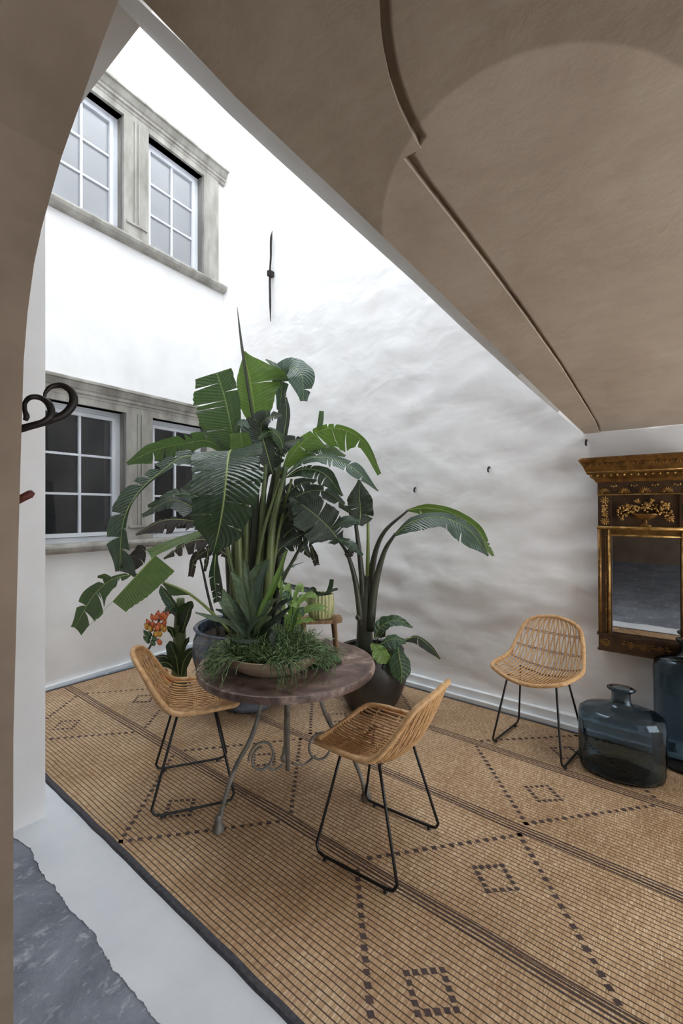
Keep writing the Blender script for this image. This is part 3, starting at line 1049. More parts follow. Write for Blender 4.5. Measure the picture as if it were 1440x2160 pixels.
m = MB(); m.tube([Vector((0.066, -0.042, H_D - 0.047)), Vector((MW - 0.066, -0.042, H_D - 0.047))], 0.007, 8); mbuild(m, 'inner_moulding', M['gilt_bright'], tr_, True)
m = MB(); Bx(m, 0.07, MW - 0.07, 0.021, 0.024, 0.11, H_D - 0.04); mbuild(m, 'mirror_glass', M['mirror'])
# bottom rail
m = MB(); Bx(m, -0.004, MW + 0.004, 0.02, 0.055, 0.0, 0.012); Bx(m, 0.0, MW, 0.02, 0.042, 0.012, 0.10); Bx(m, -0.006, MW + 0.006, 0.02, 0.058, 0.10, 0.116)
br = mbuild(m, 'bottom_rail', M['umber'])
def rosette(m, x, y, z, r, petals=10):
    for k in range(petals):
        a = 2 * math.pi * k / petals
        Mx = Matrix.Rotation(-a, 4, 'Y')
        m.ball((x + math.cos(a) * r * 0.58, -y, z + math.sin(a) * r * 0.58), r * 0.42, 1.0, 0.35, 0.36, 6, 4, Mx)
    m.ball((x, -y - 0.002, z), r * 0.26, 1, 0.7, 1, 7, 4)
for x in (0.037, MW - 0.037):
    m = MB(); Bx(m, x - 0.035, x + 0.035, 0.042, 0.055, 0.014, 0.098); blk = mbuild(m, 'corner_block', M['umber'])
    m = MB(); rosette(m, x, 0.056, 0.056, 0.030, 12); mbuild(m, 'rosette', M['gilt'], blk, True)
for x, r in ((0.175, 0.026), (0.25, 0.030), (0.325, 0.026)):
    m = MB(); rosette(m, x, 0.043, 0.056, r, 9)
    for s in (-1, 1):
        m.ball((x + s * (r + 0.014), -0.043, 0.058), 0.016, 1, 0.3, 0.45, 6, 4)
        m.ball((x + s * (r + 0.008), -0.043, 0.075), 0.010, 1, 0.3, 0.6, 6, 4)
    mbuild(m, 'rosette', M['gilt'], br, True)
# carved panel
m = MB(); Bx(m, 0, MW, 0.02, 0.034, H_D + 0.012, H_F); pan = mbuild(m, 'panel', M['umber'])
m = MB(); m.tube([Vector((-0.004, -0.045, H_D)), Vector((MW + 0.004, -0.045, H_D))], 0.012, 8); mbuild(m, 'divider_moulding', M['gilt_bright'], None, True)
m = MB(); Bx(m, -0.002, MW + 0.002, 0.02, 0.05, H_F, H_F + 0.008); mbuild(m, 'frieze_line', M['gilt_bright'])
for x in (0.040, MW - 0.040):
    m = MB(); Bx(m, x - 0.038, x + 0.038, 0.034, 0.046, H_D + 0.012, H_F); pl = mbuild(m, 'pilaster', M['umber'])
    m = MB(); rosette(m, x, 0.047, H_F - 0.032, 0.027, 9); rosette(m, x, 0.047, H_D + 0.040, 0.026, 11)
    rr = random.Random(int(x * 1000))
    for k in range(46):
        zz = lerp(H_D + 0.065, H_F - 0.06, rr.random())
        m.ball((x + rr.uniform(-0.014, 0.014), -0.049, zz), rr.uniform(0.004, 0.0065), 1, 0.8, 1, 6, 4)
    mbuild(m, 'carved_ornament', M['gilt_bright'], pl, True)
UX, UZ0 = 0.252, H_D + 0.013
m = MB()
m.lathe([(0.0, 0.0), (0.034, 0.0), (0.034, 0.006), (0.016, 0.014), (0.010, 0.026), (0.012, 0.036), (0.05, 0.052), (0.064, 0.066), (0.070, 0.070), (0.070, 0.078), (0.0, 0.078)], 28, (UX, -0.036, UZ0), 1.0, 0.45)
mbuild(m, 'urn', M['gilt'], pan, 40)
rr = random.Random(11)
m = MB()
def grape(cx, cz, n, sx_, sz_):
    for k in range(n):
        a = rr.uniform(0, 6.28); q = math.sqrt(rr.random())
        m.ball((cx + math.cos(a) * q * sx_, -0.040 - rr.uniform(0, 0.014), cz + math.sin(a) * q * sz_), rr.uniform(0.005, 0.0078), seg=6, rings=4)
grape(UX - 0.115, UZ0 + 0.085, 44, 0.030, 0.045)
grape(UX - 0.055, UZ0 + 0.105, 30, 0.035, 0.028)
grape(UX + 0.02, UZ0 + 0.115, 30, 0.045, 0.030)
grape(UX + 0.085, UZ0 + 0.110, 40, 0.035, 0.040)
grape(UX + 0.115, UZ0 + 0.075, 22, 0.022, 0.030)
o = mbuild(m, 'carved_grapes', M['gilt_bright'], pan, True); o['kind'] = 'stuff'
for lx, lz, la, lr in ((-0.095, 0.115, 0.2, 0.034), (-0.04, 0.145, 1.2, 0.026), (0.005, 0.125, 0.5, 0.034), (0.04, 0.148, 2.0, 0.024), (0.12, 0.055, -0.9, 0.034), (0.105, 0.12, 0.9, 0.028)):
    m = MB()
    for k in range(5):
        a = la + (k - 2) * 0.62
        Mx = Matrix.Rotation(-a, 4, 'Y')
        L = lr * (1.0 if k == 2 else 0.75)
        m.ball((UX + lx + math.cos(a) * L * 0.5, -0.050, UZ0 + lz + math.sin(a) * L * 0.5), L * 0.6, 1, 0.16, 0.36, 7, 4, Mx)
    mbuild(m, 'carved_leaf', M['gilt_bright'], pan, True)
# frieze shells
m = MB(); Bx(m, 0.0, MW, 0.02, 0.042, H_F + 0.008, H_C + 0.005); fz = mbuild(m, 'frieze', M['umber'])
for k in range(5):
    x = 0.035 + k * (MW - 0.07) / 4
    m = MB()
    for j in range(9):
        a = math.pi * (j + 0.5) / 9
        Mx = Matrix.Rotation(-a, 4, 'Y')
        m.ball((x + math.cos(a) * 0.020, -0.043, H_F + 0.012 + math.sin(a) * 0.022), 0.019, 1, 0.25, 0.26, 6, 4, Mx)
    mbuild(m, 'shell_ornament', M['gilt'], fz, True)
    if k < 4:
        m = MB()
        xm = x + (MW - 0.07) / 8
        for j in (-1, 0, 1):
            m.ball((xm + j * 0.013, -0.044, H_F + 0.055 + 0.004 * abs(j)), 0.006, seg=6, rings=4)
        mbuild(m, 'bud_ornament', M['gilt_bright'], fz, True)
# cornice, mitred round three sides
prof = [(0.042, H_C), (0.050, H_C + 0.004), (0.060, H_C + 0.022), (0.078, H_C + 0.036), (0.080, H_C + 0.052), (0.094, H_C + 0.056), (0.096, H_C + 0.066), (0.100, H_C + 0.070), (0.112, H_C + 0.105), (0.128, H_C + 0.132), (0.134, H_C + 0.140), (0.134, H_T - 0.012), (0.12, H_T)]
m = MB()
b = 0
rows = []
for (d, z) in prof:
    ex = d - 0.042
    rows.append([Vector((-ex, -0.0, z)), Vector((-ex, -d, z)), Vector((MW + ex, -d, z)), Vector((MW + ex, 0.0, z))])
for i in range(len(rows) - 1):
    for k in range(3):
        m.add([rows[i][k], rows[i][k + 1], rows[i + 1][k + 1], rows[i + 1][k]], [(0, 1, 2, 3)])
m.add([rows[-1][0], rows[-1][1], rows[-1][2], rows[-1][3]], [(0, 1, 2, 3)])
m.add([rows[0][0], rows[0][1], rows[0][2], rows[0][3]], [(3, 2, 1, 0)])
cor = mbuild(m, 'cornice', M['gilt'])
m = MB()
zz = H_C + 0.046
k = -0.03
while k < MW + 0.035:
    m.ball((k, -0.083, zz), 0.0075, seg=7, rings=5); k += 0.036
o = mbuild(m, 'bead_row', M['gilt_bright'], cor, True); o['kind'] = 'stuff'
m = MB(); m.tube([Vector((-0.055, -0.099, H_C + 0.068)), Vector((MW + 0.055, -0.099, H_C + 0.068))], 0.005, 6); mbuild(m, 'gilt_fillet', M['gilt_bright'], cor, True)
m = MB()
k = -0.06
while k < MW + 0.06:
    for j in (-1, 0, 1):
        m.ball((k + j * 0.007, -0.121 - 0.003, H_C + 0.112 + (0.006 if j == 0 else 0)), 0.0055, 0.7, 0.6, 1.2, 6, 4)
    k += 0.032
o = mbuild(m, 'leaf_band', M['gilt'], cor, True); o['kind'] = 'stuff'
mir.location = (MX, NR - 0.026, MZ)
mir.rotation_euler = (R(2.2), 0, 0)

# ------------------------------------------------------------------ ironwork on the walls
def on_right(px, py, off=0.0):
    return on_plane(px, py, (0, NR - off, 0), (0, 1, 0))
a, b, c = on_right(574, 487, 0.04), on_right(569, 577, 0.045), on_right(570, 678, 0.04)
pin = thing('wall_anchor', 'long dark iron tie rod anchor on the white wall', 'anchor', (b.x, NR, c.z))
MB().tube(spline([a, a.lerp(b, 0.2) + Vector((-0.012, 0, 0)), a.lerp(b, 0.6), b, b.lerp(c, 0.5), c], 24), [0.003, 0.013, 0.012, 0.010, 0.012, 0.012, 0.004], 6).build('rod', M['iron'], pin, smooth=True)
MB().box((b.x - 0.022, b.y - 0.022, b.z - 0.028), (b.x + 0.022, NR + 0.02, b.z + 0.028)).build('collar', M['iron'], pin)
for lab, px, py in (('black iron wall hook nearest the banana leaves', 877, 1030), ('black iron wall hook midway between plant and mirror', 1032, 987), ('black iron wall hook just under the ceiling above the mirror', 1237, 930)):
    p = on_right(px, py, 0.0)
    e = MB().tube(spline([p + Vector((0, 0.03, 0.004)), p + Vector((0, -0.012, 0.004)), p + Vector((0.002, -0.030, -0.004)), p + Vector((0.0, -0.032, -0.024)), p + Vector((0.003, -0.024, -0.034))], 14), [0.008, 0.0075, 0.007, 0.0065, 0.005], 6).build('wall_hook', M['iron'], smooth=True)
    tag(e, lab, 'hook', 'iron hooks in the plaster wall')
sc = thing('iron_bracket', 'curled black iron bracket reaching from the dark arch', 'bracket', U(18, 906, 1.27))
MB().tube(spline([U(14, 910, 1.27), U(60, 900, 1.30), U(105, 887, 1.32), U(138, 872, 1.34), U(155, 848, 1.35), U(150, 825, 1.35), U(130, 813, 1.35), U(108, 816, 1.34), U(96, 828, 1.33), U(94, 839, 1.33)], 50), [0.010, 0.010, 0.010, 0.011, 0.012, 0.011, 0.009, 0.007, 0.005, 0.004], 10).build('large_scroll', M['iron'], sc, smooth=True)
MB().tube(spline([U(14, 914, 1.27), U(60, 902, 1.28), U(95, 888, 1.29), U(108, 872, 1.30), U(103, 852, 1.30), U(85, 839, 1.30), U(65, 838, 1.29), U(53, 849, 1.29), U(52, 864, 1.29), U(56, 878, 1.29), U(53, 887, 1.29)], 50), [0.009, 0.008, 0.009, 0.010, 0.010, 0.008, 0.007, 0.006, 0.006, 0.008, 0.006], 10).build('small_scroll', M['iron'], sc, smooth=True)
e = MB().tube([U(14, 1068, 1.27), U(50, 1049, 1.28), U(64, 1042, 1.285), U(70, 1038, 1.287)], [0.011, 0.011, 0.0115, 0.007], 8).build('iron_pin', M['iron_red'], smooth=True)
tag(e, 'short rusty red iron pin sticking out below the curled bracket', 'pin')
# ------------------------------------------------------------------ leaves
def leaf_mat(name, top, dark, rib, trans, rough=0.34, stripe=34.0, bumpS=0.45, tw=0.3, spots=None):
    t = NT(name)
    tc = t.n('ShaderNodeTexCoord')
    sx = t.n('ShaderNodeSeparateXYZ'); t.l(tc.outputs['UV'], sx.inputs[0])
    u = t.math('ABSOLUTE', sx.outputs[0])
    vv = t.math('SUBTRACT', sx.outputs[1], t.math('MULTIPLY', u, 0.10))
    w = t.math('SINE', t.math('MULTIPLY', vv, stripe * 6.283))
    nz = t.noise(tc.outputs['UV'], 5.0, 4.0)
    fac = t.math('ADD', t.math('MULTIPLY', w, 0.10), nz)
    col = t.ramp(fac, [(0.3, dark), (0.7, top)])
    if spots:
        sp = t.ramp(t.noise(tc.outputs['UV'], spots, 2.0), [(0.5, (0, 0, 0, 1)), (0.58, (1, 1, 1, 1))])
        col = t.mix(t.math('MULTIPLY', sp, 0.8), col, rib)
    ribm = t.ramp(u, [(0.02, (1, 1, 1, 1)), (0.05, (0, 0, 0, 1))])
    col = t.mix(t.math('MULTIPLY', ribm, 0.6), col, rib)
    nrm = t.bump(t.math('ADD', w, t.math('MULTIPLY', t.noise(t.coord('UV', (2, 60, 1)), 2.0, 3.0), 1.5)), bumpS, 0.0025)
    p = t.principled(col, rough, 0.0, nrm, 0.75)
    tr = t.n('ShaderNodeBsdfTranslucent'); t.put(tr.inputs[0], trans)
    mx = t.n('ShaderNodeMixShader'); mx.inputs[0].default_value = tw
    t.l(p, mx.inputs[1]); t.l(tr.outputs[0], mx.inputs[2])
    return t.done(mx.outputs[0])
LM = {
    'deep': leaf_mat('deep_green_leaf', srgb(50, 74, 50), srgb(31, 50, 36), srgb(138, 156, 96), srgb(76, 108, 46), 0.20, 34, 0.8, 0.16),
    'mid': leaf_mat('mid_green_leaf', srgb(66, 90, 54), srgb(42, 64, 40), srgb(134, 152, 92), srgb(92, 124, 54), 0.34, 30, 0.5, 0.28),
    'bright': leaf_mat('bright_green_leaf', srgb(92, 120, 56), srgb(66, 94, 44), srgb(150, 168, 100), srgb(118, 150, 62), 0.4, 26, 0.35, 0.34),
    'dark': leaf_mat('dark_green_leaf', srgb(52, 66, 50), srgb(32, 42, 34), srgb(110, 124, 96), srgb(50, 72, 36), 0.36, 36, 0.6, 0.12),  # a darker, greyer leaf green
    'dry': leaf_mat('dry_brown_leaf', srgb(58, 48, 40), srgb(34, 29, 27), srgb(80, 66, 50), srgb(60, 46, 30), 0.7, 30, 0.8, 0.1),
    'grey': leaf_mat('grey_green_leaf', srgb(82, 104, 90), srgb(50, 70, 58), srgb(130, 146, 120), srgb(80, 108, 64), 0.27, 32, 0.6, 0.18),
    'staghorn': leaf_mat('felted_grey_green_frond', srgb(98, 114, 92), srgb(62, 78, 60), srgb(140, 150, 120), srgb(100, 124, 70), 0.6, 8, 0.2, 0.22),
    'lime': leaf_mat('lime_spotted_frond', srgb(120, 160, 66), srgb(76, 118, 48), srgb(196, 216, 150), srgb(160, 200, 80), 0.4, 14, 0.3, 0.4, 14.0),
    'calathea': leaf_mat('variegated_leaf', srgb(70, 104, 70), srgb(38, 62, 46), srgb(178, 196, 160), srgb(90, 130, 60), 0.28, 9, 0.7, 0.2),
    'round': leaf_mat('veined_round_leaf', srgb(82, 122, 70), srgb(54, 88, 52), srgb(176, 206, 140), srgb(110, 150, 70), 0.3, 7, 0.9, 0.15),
}
M['stem'] = simple('green_stem', srgb(70, 86, 50), srgb(112, 122, 74), 10.0, 0.45, 0, 0.2, 0.003, 30.0, (1, 1, 0.25))
M['stem_dark'] = simple('dark_stem', srgb(46, 50, 40), srgb(72, 74, 58), 10.0, 0.5, 0, 0.2, 0.003, 30.0, (1, 1, 0.25))
M['stem_light'] = simple('pale_green_stem', srgb(104, 124, 60), srgb(140, 156, 86), 10.0, 0.45, 0, 0.2, 0.003, 30.0, (1, 1, 0.25))
M['rib'] = simple('leaf_midrib', srgb(128, 148, 84), srgb(156, 172, 106), 10.0, 0.45, 0, 0.1, 0.002)
M['rib_dark'] = simple('dark_midrib', srgb(74, 86, 62), srgb(96, 108, 76), 10.0, 0.5, 0, 0.1, 0.002)
LR = random.Random(21)

def leaf(parent, mid, Lw, Rw, face=(0, -1, 0), mat='mid', tears=3, fold=0.12, droop=0.10, skew=0.28, wave=0.05, gap=0.012, rib=0.0035, name='leaf', cross=6, seg=36, ribmat=None, rib_to=None, tearsL=None, tearsR=None, flop=0.10):
    P3 = [U(*p) for p in mid]
    dep = [p[2] for p in mid]
    N = seg
    mp = spline(P3, N)
    face = dirv(*face).normalized()
    ptsT, ptsR, ptsN = [], [], []
    lastR = None
    for i in range(N + 1):
        T = (mp[min(i + 1, N)] - mp[max(i - 1, 0)]).normalized()
        Rv = T.cross(face)
        if Rv.length < 0.15 and lastR is not None:
            Rv = lastR - T * lastR.dot(T)
        Rv.normalize()
        if lastR is not None:
            Rv = (Rv * 0.5 + lastR * 0.5).normalized()
        lastR = Rv.copy()
        ptsT.append(T); ptsR.append(Rv); ptsN.append(Rv.cross(T).normalized())
    def at(lst, f):
        x = max(0, min(1, f)) * N
        k = min(int(x), N - 1)
        return lst[k].lerp(lst[k + 1], x - k)
    m = MB()
    uvs = []
    ph = LR.uniform(0, 6)
    for sgn, W, tn in ((-1, Lw, tearsL), (1, Rw, tearsR)):
        if max(W) <= 0.0:
            continue
        nt = tears if tn is None else tn
        if isinstance(nt, int):
            br = sorted(LR.uniform(0.10, 0.92) for _ in range(nt))
        else:
            br = list(nt)
        br = [0.0] + br + [1.0]
        for si in range(len(br) - 1):
            va, vb = br[si], br[si + 1]
            if vb - va < 0.012:
                continue
            rows = max(3, int((vb - va) * seg))
            off = LR.uniform(-flop, flop) if len(br) > 2 else 0.0
            base = len(m.v)
            g = gap * LR.uniform(0.4, 1.6)
            trim = LR.uniform(0.84, 1.0) if len(br) > 2 else 1.0
            rsd = LR.uniform(0, 50)
            for r in range(rows + 1):
                for c in range(cross + 1):
                    s = c / cross
                    a = va + (g * s ** 1.5 if si > 0 else 0)
                    b = vb - (g * s ** 1.5 if si < len(br) - 2 else 0)
                    if b < a:
                        a = b = (a + b) / 2
                    f = lerp(a, b, r / rows)
                    w = sample(W, f) * sample(dep, f) / FPX * trim * (1 - 0.10 * s * abs(noise.noise(Vector((f * 26, rsd, 0)))))
                    p0, T, Rv, Nn = at(mp, f), at(ptsT, f), at(ptsR, f), at(ptsN, f)
                    wv = wave * math.sin(f * 23 + ph + sgn) * s * s + wave * 0.6 * math.sin(f * 61 + ph * 2) * s * s
                    p = p0 + Rv * (sgn * w * s * math.cos(fold)) + Nn * (w * s * math.sin(fold) + w * wv + w * off * s * s) + T * (w * s * s * skew * (1 - f * 0.3))
                    p.z -= w * droop * s * s
                    m.v.append(p)
                    uvs.append((sgn * s, f))
            wd = cross + 1
            for r in range(rows):
                for c in range(cross):
                    q = (base + r * wd + c, base + r * wd + c + 1, base + (r + 1) * wd + c + 1, base + (r + 1) * wd + c)
                    m.f.append(q if sgn > 0 else q[::-1])
    o = m.build(name, LM[mat], parent, smooth=True, uvs=uvs, fix=False)
    if rib:
        rp = [p + n * 0.0005 for p, n in zip(mp, ptsN)]
        rads = [rib, rib * 0.85, rib * 0.6, rib * 0.25]
        if rib_to:
            rp = rp + [rp[-1].lerp(U(*rib_to), k / 5) for k in range(1, 6)]
        MB().tube(rp, rads, 6).build('midrib', M[ribmat] if ribmat else M['rib'], o, smooth=True)
    return o

def stem(parent, pts, r, mat='stem', name='petiole', n=24, sides=8):
    return MB().tube(spline([U(*p) for p in pts], n), r, sides).build(name, M[mat], parent, smooth=True)

# ---- the big plant --------------------------------------------------
t = NT('blue_glaze')
v = t.coord('Object')
a = t.noise(v, 7.0, 5.0, 0.6, 0.6)
M['blue_glaze'] = t.done(t.principled(t.ramp(a, [(0.35, srgb(40, 46, 58)), (0.5, srgb(74, 84, 100)), (0.65, srgb(104, 114, 128))]), 0.22, 0.0, t.bump(t.noise(v, 12.0, 4.0), 0.3, 0.006), 0.6))
M['soil'] = simple('dark_soil', srgb(38, 32, 27), srgb(62, 52, 42), 40.0, 0.95, 0, 0.8, 0.01, 80.0)
PC = cam2room(-0.715, 3.50, 0)
big = thing('potted_bird_of_paradise', 'giant plant with huge torn leaves in a blue glazed pot behind the table', 'plant', (PC.x, PC.y, RZ + 0.004))
pot = big
MB().lathe([(0.0, RZ + 0.004), (0.21, RZ + 0.004), (0.225, 0.03), (0.30, 0.14), (0.385, 0.30), (0.415, 0.42), (0.405, 0.52), (0.385, 0.575), (0.395, 0.600), (0.405, 0.612), (0.395, 0.622), (0.372, 0.612), (0.365, 0.57), (0.37, 0.50), (0.0, 0.50)], 56, (PC.x, PC.y, 0)).build('pot_body', M['blue_glaze'], pot, smooth=50)
MB().lathe([(0.0, 0.555), (0.20, 0.552), (0.366, 0.535), (0.366, 0.51)], 40, (PC.x, PC.y, 0)).build('soil', M['soil'], pot, smooth=True)
BY = 3.48
stems = [
    ([(480, 1345, 3.45), (468, 1250, 3.42), (452, 1160, 3.38), (430, 1085, 3.33)], [0.016, 0.012, 0.009, 0.006], 'stem_dark'),
    ([(462, 1340, 3.45), (440, 1260, 3.42), (427, 1200, 3.40), (415, 1150, 3.36)], [0.014, 0.010, 0.008, 0.005], 'stem_dark'),
    ([(497, 1345, 3.50), (492, 1220, 3.48), (498, 1090, 3.46), (505, 985, 3.44)], [0.034, 0.028, 0.020, 0.013], 'stem'),
    ([(515, 1345, 3.46), (517, 1220, 3.45), (520, 1090, 3.43), (518, 985, 3.35)], [0.036, 0.029, 0.020, 0.014], 'stem'),
    ([(530, 1345, 3.55), (533, 1200, 3.54), (540, 1060, 3.52), (545, 950, 3.50)], [0.036, 0.030, 0.022, 0.014], 'stem_dark'),
    ([(545, 1345, 3.48), (548, 1200, 3.46), (555, 1060, 3.42), (560, 980, 3.36)], [0.036, 0.028, 0.020, 0.014], 'stem'),
    ([(560, 1345, 3.52), (565, 1200, 3.50), (578, 1060, 3.48), (590, 975, 3.45)], [0.036, 0.028, 0.020, 0.012], 'stem'),
    ([(575, 1345, 3.55), (583, 1200, 3.55), (590, 1080, 3.54), (592, 985, 3.53)], [0.034, 0.030, 0.020, 0.012], 'stem_dark'),
    ([(540, 1345, 3.40), (538, 1230, 3.38), (556, 1120, 3.35), (592, 1010, 3.33)], [0.024, 0.018, 0.014, 0.010], 'stem'),
    ([(555, 1345, 3.42), (570, 1230, 3.40), (590, 1110, 3.38), (615, 1010, 3.35)], [0.022, 0.017, 0.013, 0.010], 'stem'),
    ([(505, 1345, 3.38), (495, 1240, 3.34), (478, 1150, 3.28), (470, 1105, 3.20)], [0.022, 0.018, 0.014, 0.010], 'stem'),
    ([(575, 1330, 3.45), (590, 1240, 3.42), (622, 1175, 3.38), (645, 1135, 3.34)], [0.016, 0.014, 0.012, 0.009], 'stem_dark'),
    ([(485, 1335, 3.42), (455, 1300, 3.38), (400, 1253, 3.28), (345, 1228, 3.20)], [0.014, 0.011, 0.009, 0.006], 'stem_light'),
    ([(490, 1345, 3.55), (482, 1200, 3.56), (475, 1080, 3.56), (468, 1010, 3.52)], [0.030, 0.024, 0.016, 0.010], 'stem_dark'),
]
for (xa, xb, xc, ya, mt) in ((488, 500, 525, 3.6, 'stem_dark'), (503, 508, 535, 3.6, 'stem_dark'), (522, 528, 552, 3.62, 'stem_dark'), (538, 545, 566, 3.62, 'stem_dark'), (552, 560, 580, 3.62, 'stem_dark'), (568, 576, 585, 3.6, 'stem_dark'), (580, 592, 600, 3.5, 'stem_dark'), (507, 503, 512, 3.4, 'stem'), (560, 575, 604, 3.36, 'stem')):
    stems.append(([(xa, 1345, ya), ((xa + xb) / 2 + LR.uniform(-4, 4), 1230, ya), (xb, 1110, ya - 0.02), (xc, 985, ya - 0.05)], [0.036, 0.032, 0.025, 0.014], mt))
for p, r, mt in stems:
    stem(big, p, r, mt, 'stalk')
stem(big, [(548, 965, 3.47), (528, 850, 3.45), (512, 745, 3.43), (506, 700, 3.42), (500, 648, 3.42)], [0.010, 0.011, 0.011, 0.008, 0.002], 'stem_dark', 'rolled_leaf')
B = lambda *a, **k: leaf(big, *a, **k)
# leaves from the back to the front
B([(545, 965, 3.53), (540, 900, 3.50), (534, 850, 3.48), (526, 800, 3.46), (514, 741, 3.44)], [0, 15, 36, 33, 2], [0, 22, 55, 86, 3], (0, -1, 0.05), 'bright', 1, skew=0.05, fold=0.1)
B([(505, 990, 3.46), (494, 935, 3.42), (485, 888, 3.38), (474, 838, 3.35), (457, 786, 3.32)], [0, 34, 70, 70, 48], [0, 12, 30, 38, 40], (0, -1, -0.1), 'mid', tearsL=[0.42, 0.66, 0.72, 0.9], tearsR=[0.8], skew=0.1, gap=0.008, flop=0.04)
B([(588, 905, 3.52), (592, 845, 3.52), (598, 795, 3.50), (614, 775, 3.44), (636, 792, 3.40), (640, 846, 3.40)], [3, 10, 28, 34, 32, 8], [3, 8, 16, 36, 40, 8], (0.2, -0.85, 0.5), 'grey', 3, skew=0.1)
B([(560, 758, 3.45), (578, 772, 3.45), (602, 800, 3.45)], [3, 10, 4], [2, 6, 3], (0.2, -0.8, 0.5), 'grey', 0, rib=0.002)
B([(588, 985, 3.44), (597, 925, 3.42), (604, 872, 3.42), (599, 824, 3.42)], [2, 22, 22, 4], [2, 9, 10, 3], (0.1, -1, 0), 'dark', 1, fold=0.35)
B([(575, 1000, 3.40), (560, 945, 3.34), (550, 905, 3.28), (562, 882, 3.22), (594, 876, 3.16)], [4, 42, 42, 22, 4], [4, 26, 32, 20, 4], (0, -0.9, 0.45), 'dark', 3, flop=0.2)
B([(600, 960, 3.36), (590, 925, 3.32), (570, 910, 3.28), (545, 925, 3.24)], [4, 18, 18, 3], [4, 14, 16, 3], (0.2, -0.7, 0.6), 'mid', 1)
B([(522, 1010, 3.34), (514, 960, 3.27), (507, 912, 3.20)], [8, 28, 22], [8, 27, 20], (0, -1, -0.2), 'bright', 0, skew=0.1, fold=0.25)
B([(492, 920, 3.22), (506, 892, 3.16), (526, 902, 3.10)], [3, 14, 3], [3, 12, 3], (0, -0.7, 0.7), 'grey', 0, rib=0.002)
B([(512, 985, 3.47), (445, 933, 3.44), (388, 936, 3.42), (325, 950, 3.40), (268, 978, 3.38)], [4, 14, 26, 26, 4], [4, 24, 24, 20, 4], (0, -0.85, -0.45), 'mid', tearsL=5, tearsR=3, gap=0.02)
B([(470, 1012, 3.42), (400, 962, 3.27), (330, 1003, 3.12), (281, 1053, 3.05), (258, 1113, 3.02), (252, 1205, 3.02)], [3, 22, 8, 5, 12, 50], [3, 22, 32, 42, 42, 10], (-0.15, -0.85, 0.5), 'deep', tearsL=[0.3, 0.8, 0.9], tearsR=[0.18, 0.27, 0.36, 0.44, 0.5, 0.72, 0.85], gap=0.016, skew=0.2, flop=0.05)
B([(300, 1150, 3.05), (290, 1175, 3.04), (270, 1203, 3.02)], [12, 22, 10], [12, 22, 20], (0, -1, 0), 'dry', 2, rib=0)
B([(480, 1100, 3.52), (425, 1052, 3.50), (375, 1043, 3.48), (312, 1068, 3.44)], [3, 30, 26, 4], [3, 16, 16, 4], (0, -0.8, 0.4), 'deep', 5, flop=0.3)
B([(480, 1120, 3.50), (425, 1082, 3.46), (365, 1055, 3.42), (300, 1088, 3.38)], [3, 34, 22, 5], [3, 14, 10, 5], (0, -0.9, 0.3), 'dark', 4, flop=0.3)
B([(475, 1125, 3.40), (410, 1100, 3.36), (345, 1098, 3.30), (286, 1128, 3.26)], [3, 26, 32, 3], [3, 6, 8, 3], (0, -0.8, 0.5), 'dry', 6, flop=0.5, gap=0.03)
B([(470, 1150, 3.34), (425, 1138, 3.30), (385, 1150, 3.27), (345, 1178, 3.25)], [3, 26, 22, 3], [3, 12, 6, 3], (0, -0.8, 0.5), 'dry', 7, flop=0.6, gap=0.03)
B([(440, 1140, 3.33), (412, 1175, 3.32), (402, 1216, 3.32)], [2, 8, 6], [2, 9, 6], (0, -1, 0.1), 'dry', 2, rib=0.002, flop=0.5)
B([(440, 1150, 3.31), (436, 1180, 3.31), (432, 1205, 3.31)], [2, 6, 3], [2, 5, 3], (0, -1, 0.1), 'dry', 2, rib=0.002, flop=0.5)
B([(455, 1165, 3.30), (452, 1215, 3.30), (458, 1270, 3.32)], [5, 12, 9], [5, 12, 9], (0.2, -1, 0), 'deep', 3)
# right-hand side
B([(592, 1000, 3.46), (626, 945, 3.42), (676, 908, 3.38), (724, 906, 3.35), (768, 935, 3.32), (801, 1000, 3.30)], [3, 16, 12, 12, 10, 4], [3, 34, 46, 46, 12, 6], (0, -0.85, -0.45), 'bright', tearsL=3, tearsR=[0.22, 0.36, 0.5, 0.63, 0.76], gap=0.012, flop=0.05)
B([(672, 908, 3.38), (676, 888, 3.38), (678, 867, 3.38)], [6, 6, 5], [6, 6, 5], (0, -1, 0), 'mid', 0, rib=0)
B([(592, 1012, 3.36), (640, 973, 3.27), (692, 966, 3.22), (745, 988, 3.18), (797, 1036, 3.15)], [2, 14, 16, 20, 2], [2, 14, 28, 26, 2], (0, -0.62, 0.8), 'grey', tearsL=3, tearsR=5)
B([(600, 1008, 3.32), (640, 990, 3.26), (684, 1000, 3.20), (722, 1046, 3.17)], [2, 12, 20, 3], [2, 24, 30, 3], (0, -0.8, 0.6), 'deep', 3)
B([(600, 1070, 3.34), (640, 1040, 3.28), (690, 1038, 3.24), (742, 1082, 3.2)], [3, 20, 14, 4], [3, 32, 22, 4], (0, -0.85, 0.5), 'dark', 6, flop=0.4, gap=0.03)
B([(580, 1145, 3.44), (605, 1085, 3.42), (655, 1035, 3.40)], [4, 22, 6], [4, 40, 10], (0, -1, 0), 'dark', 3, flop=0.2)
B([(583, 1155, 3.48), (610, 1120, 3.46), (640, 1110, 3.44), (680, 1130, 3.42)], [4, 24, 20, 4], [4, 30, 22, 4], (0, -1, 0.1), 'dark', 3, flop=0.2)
B([(645, 1135, 3.34), (635, 1095, 3.30), (610, 1060, 3.28)], [6, 30, 6], [6, 24, 6], (0, -1, 0.1), 'dark', 3, flop=0.2)
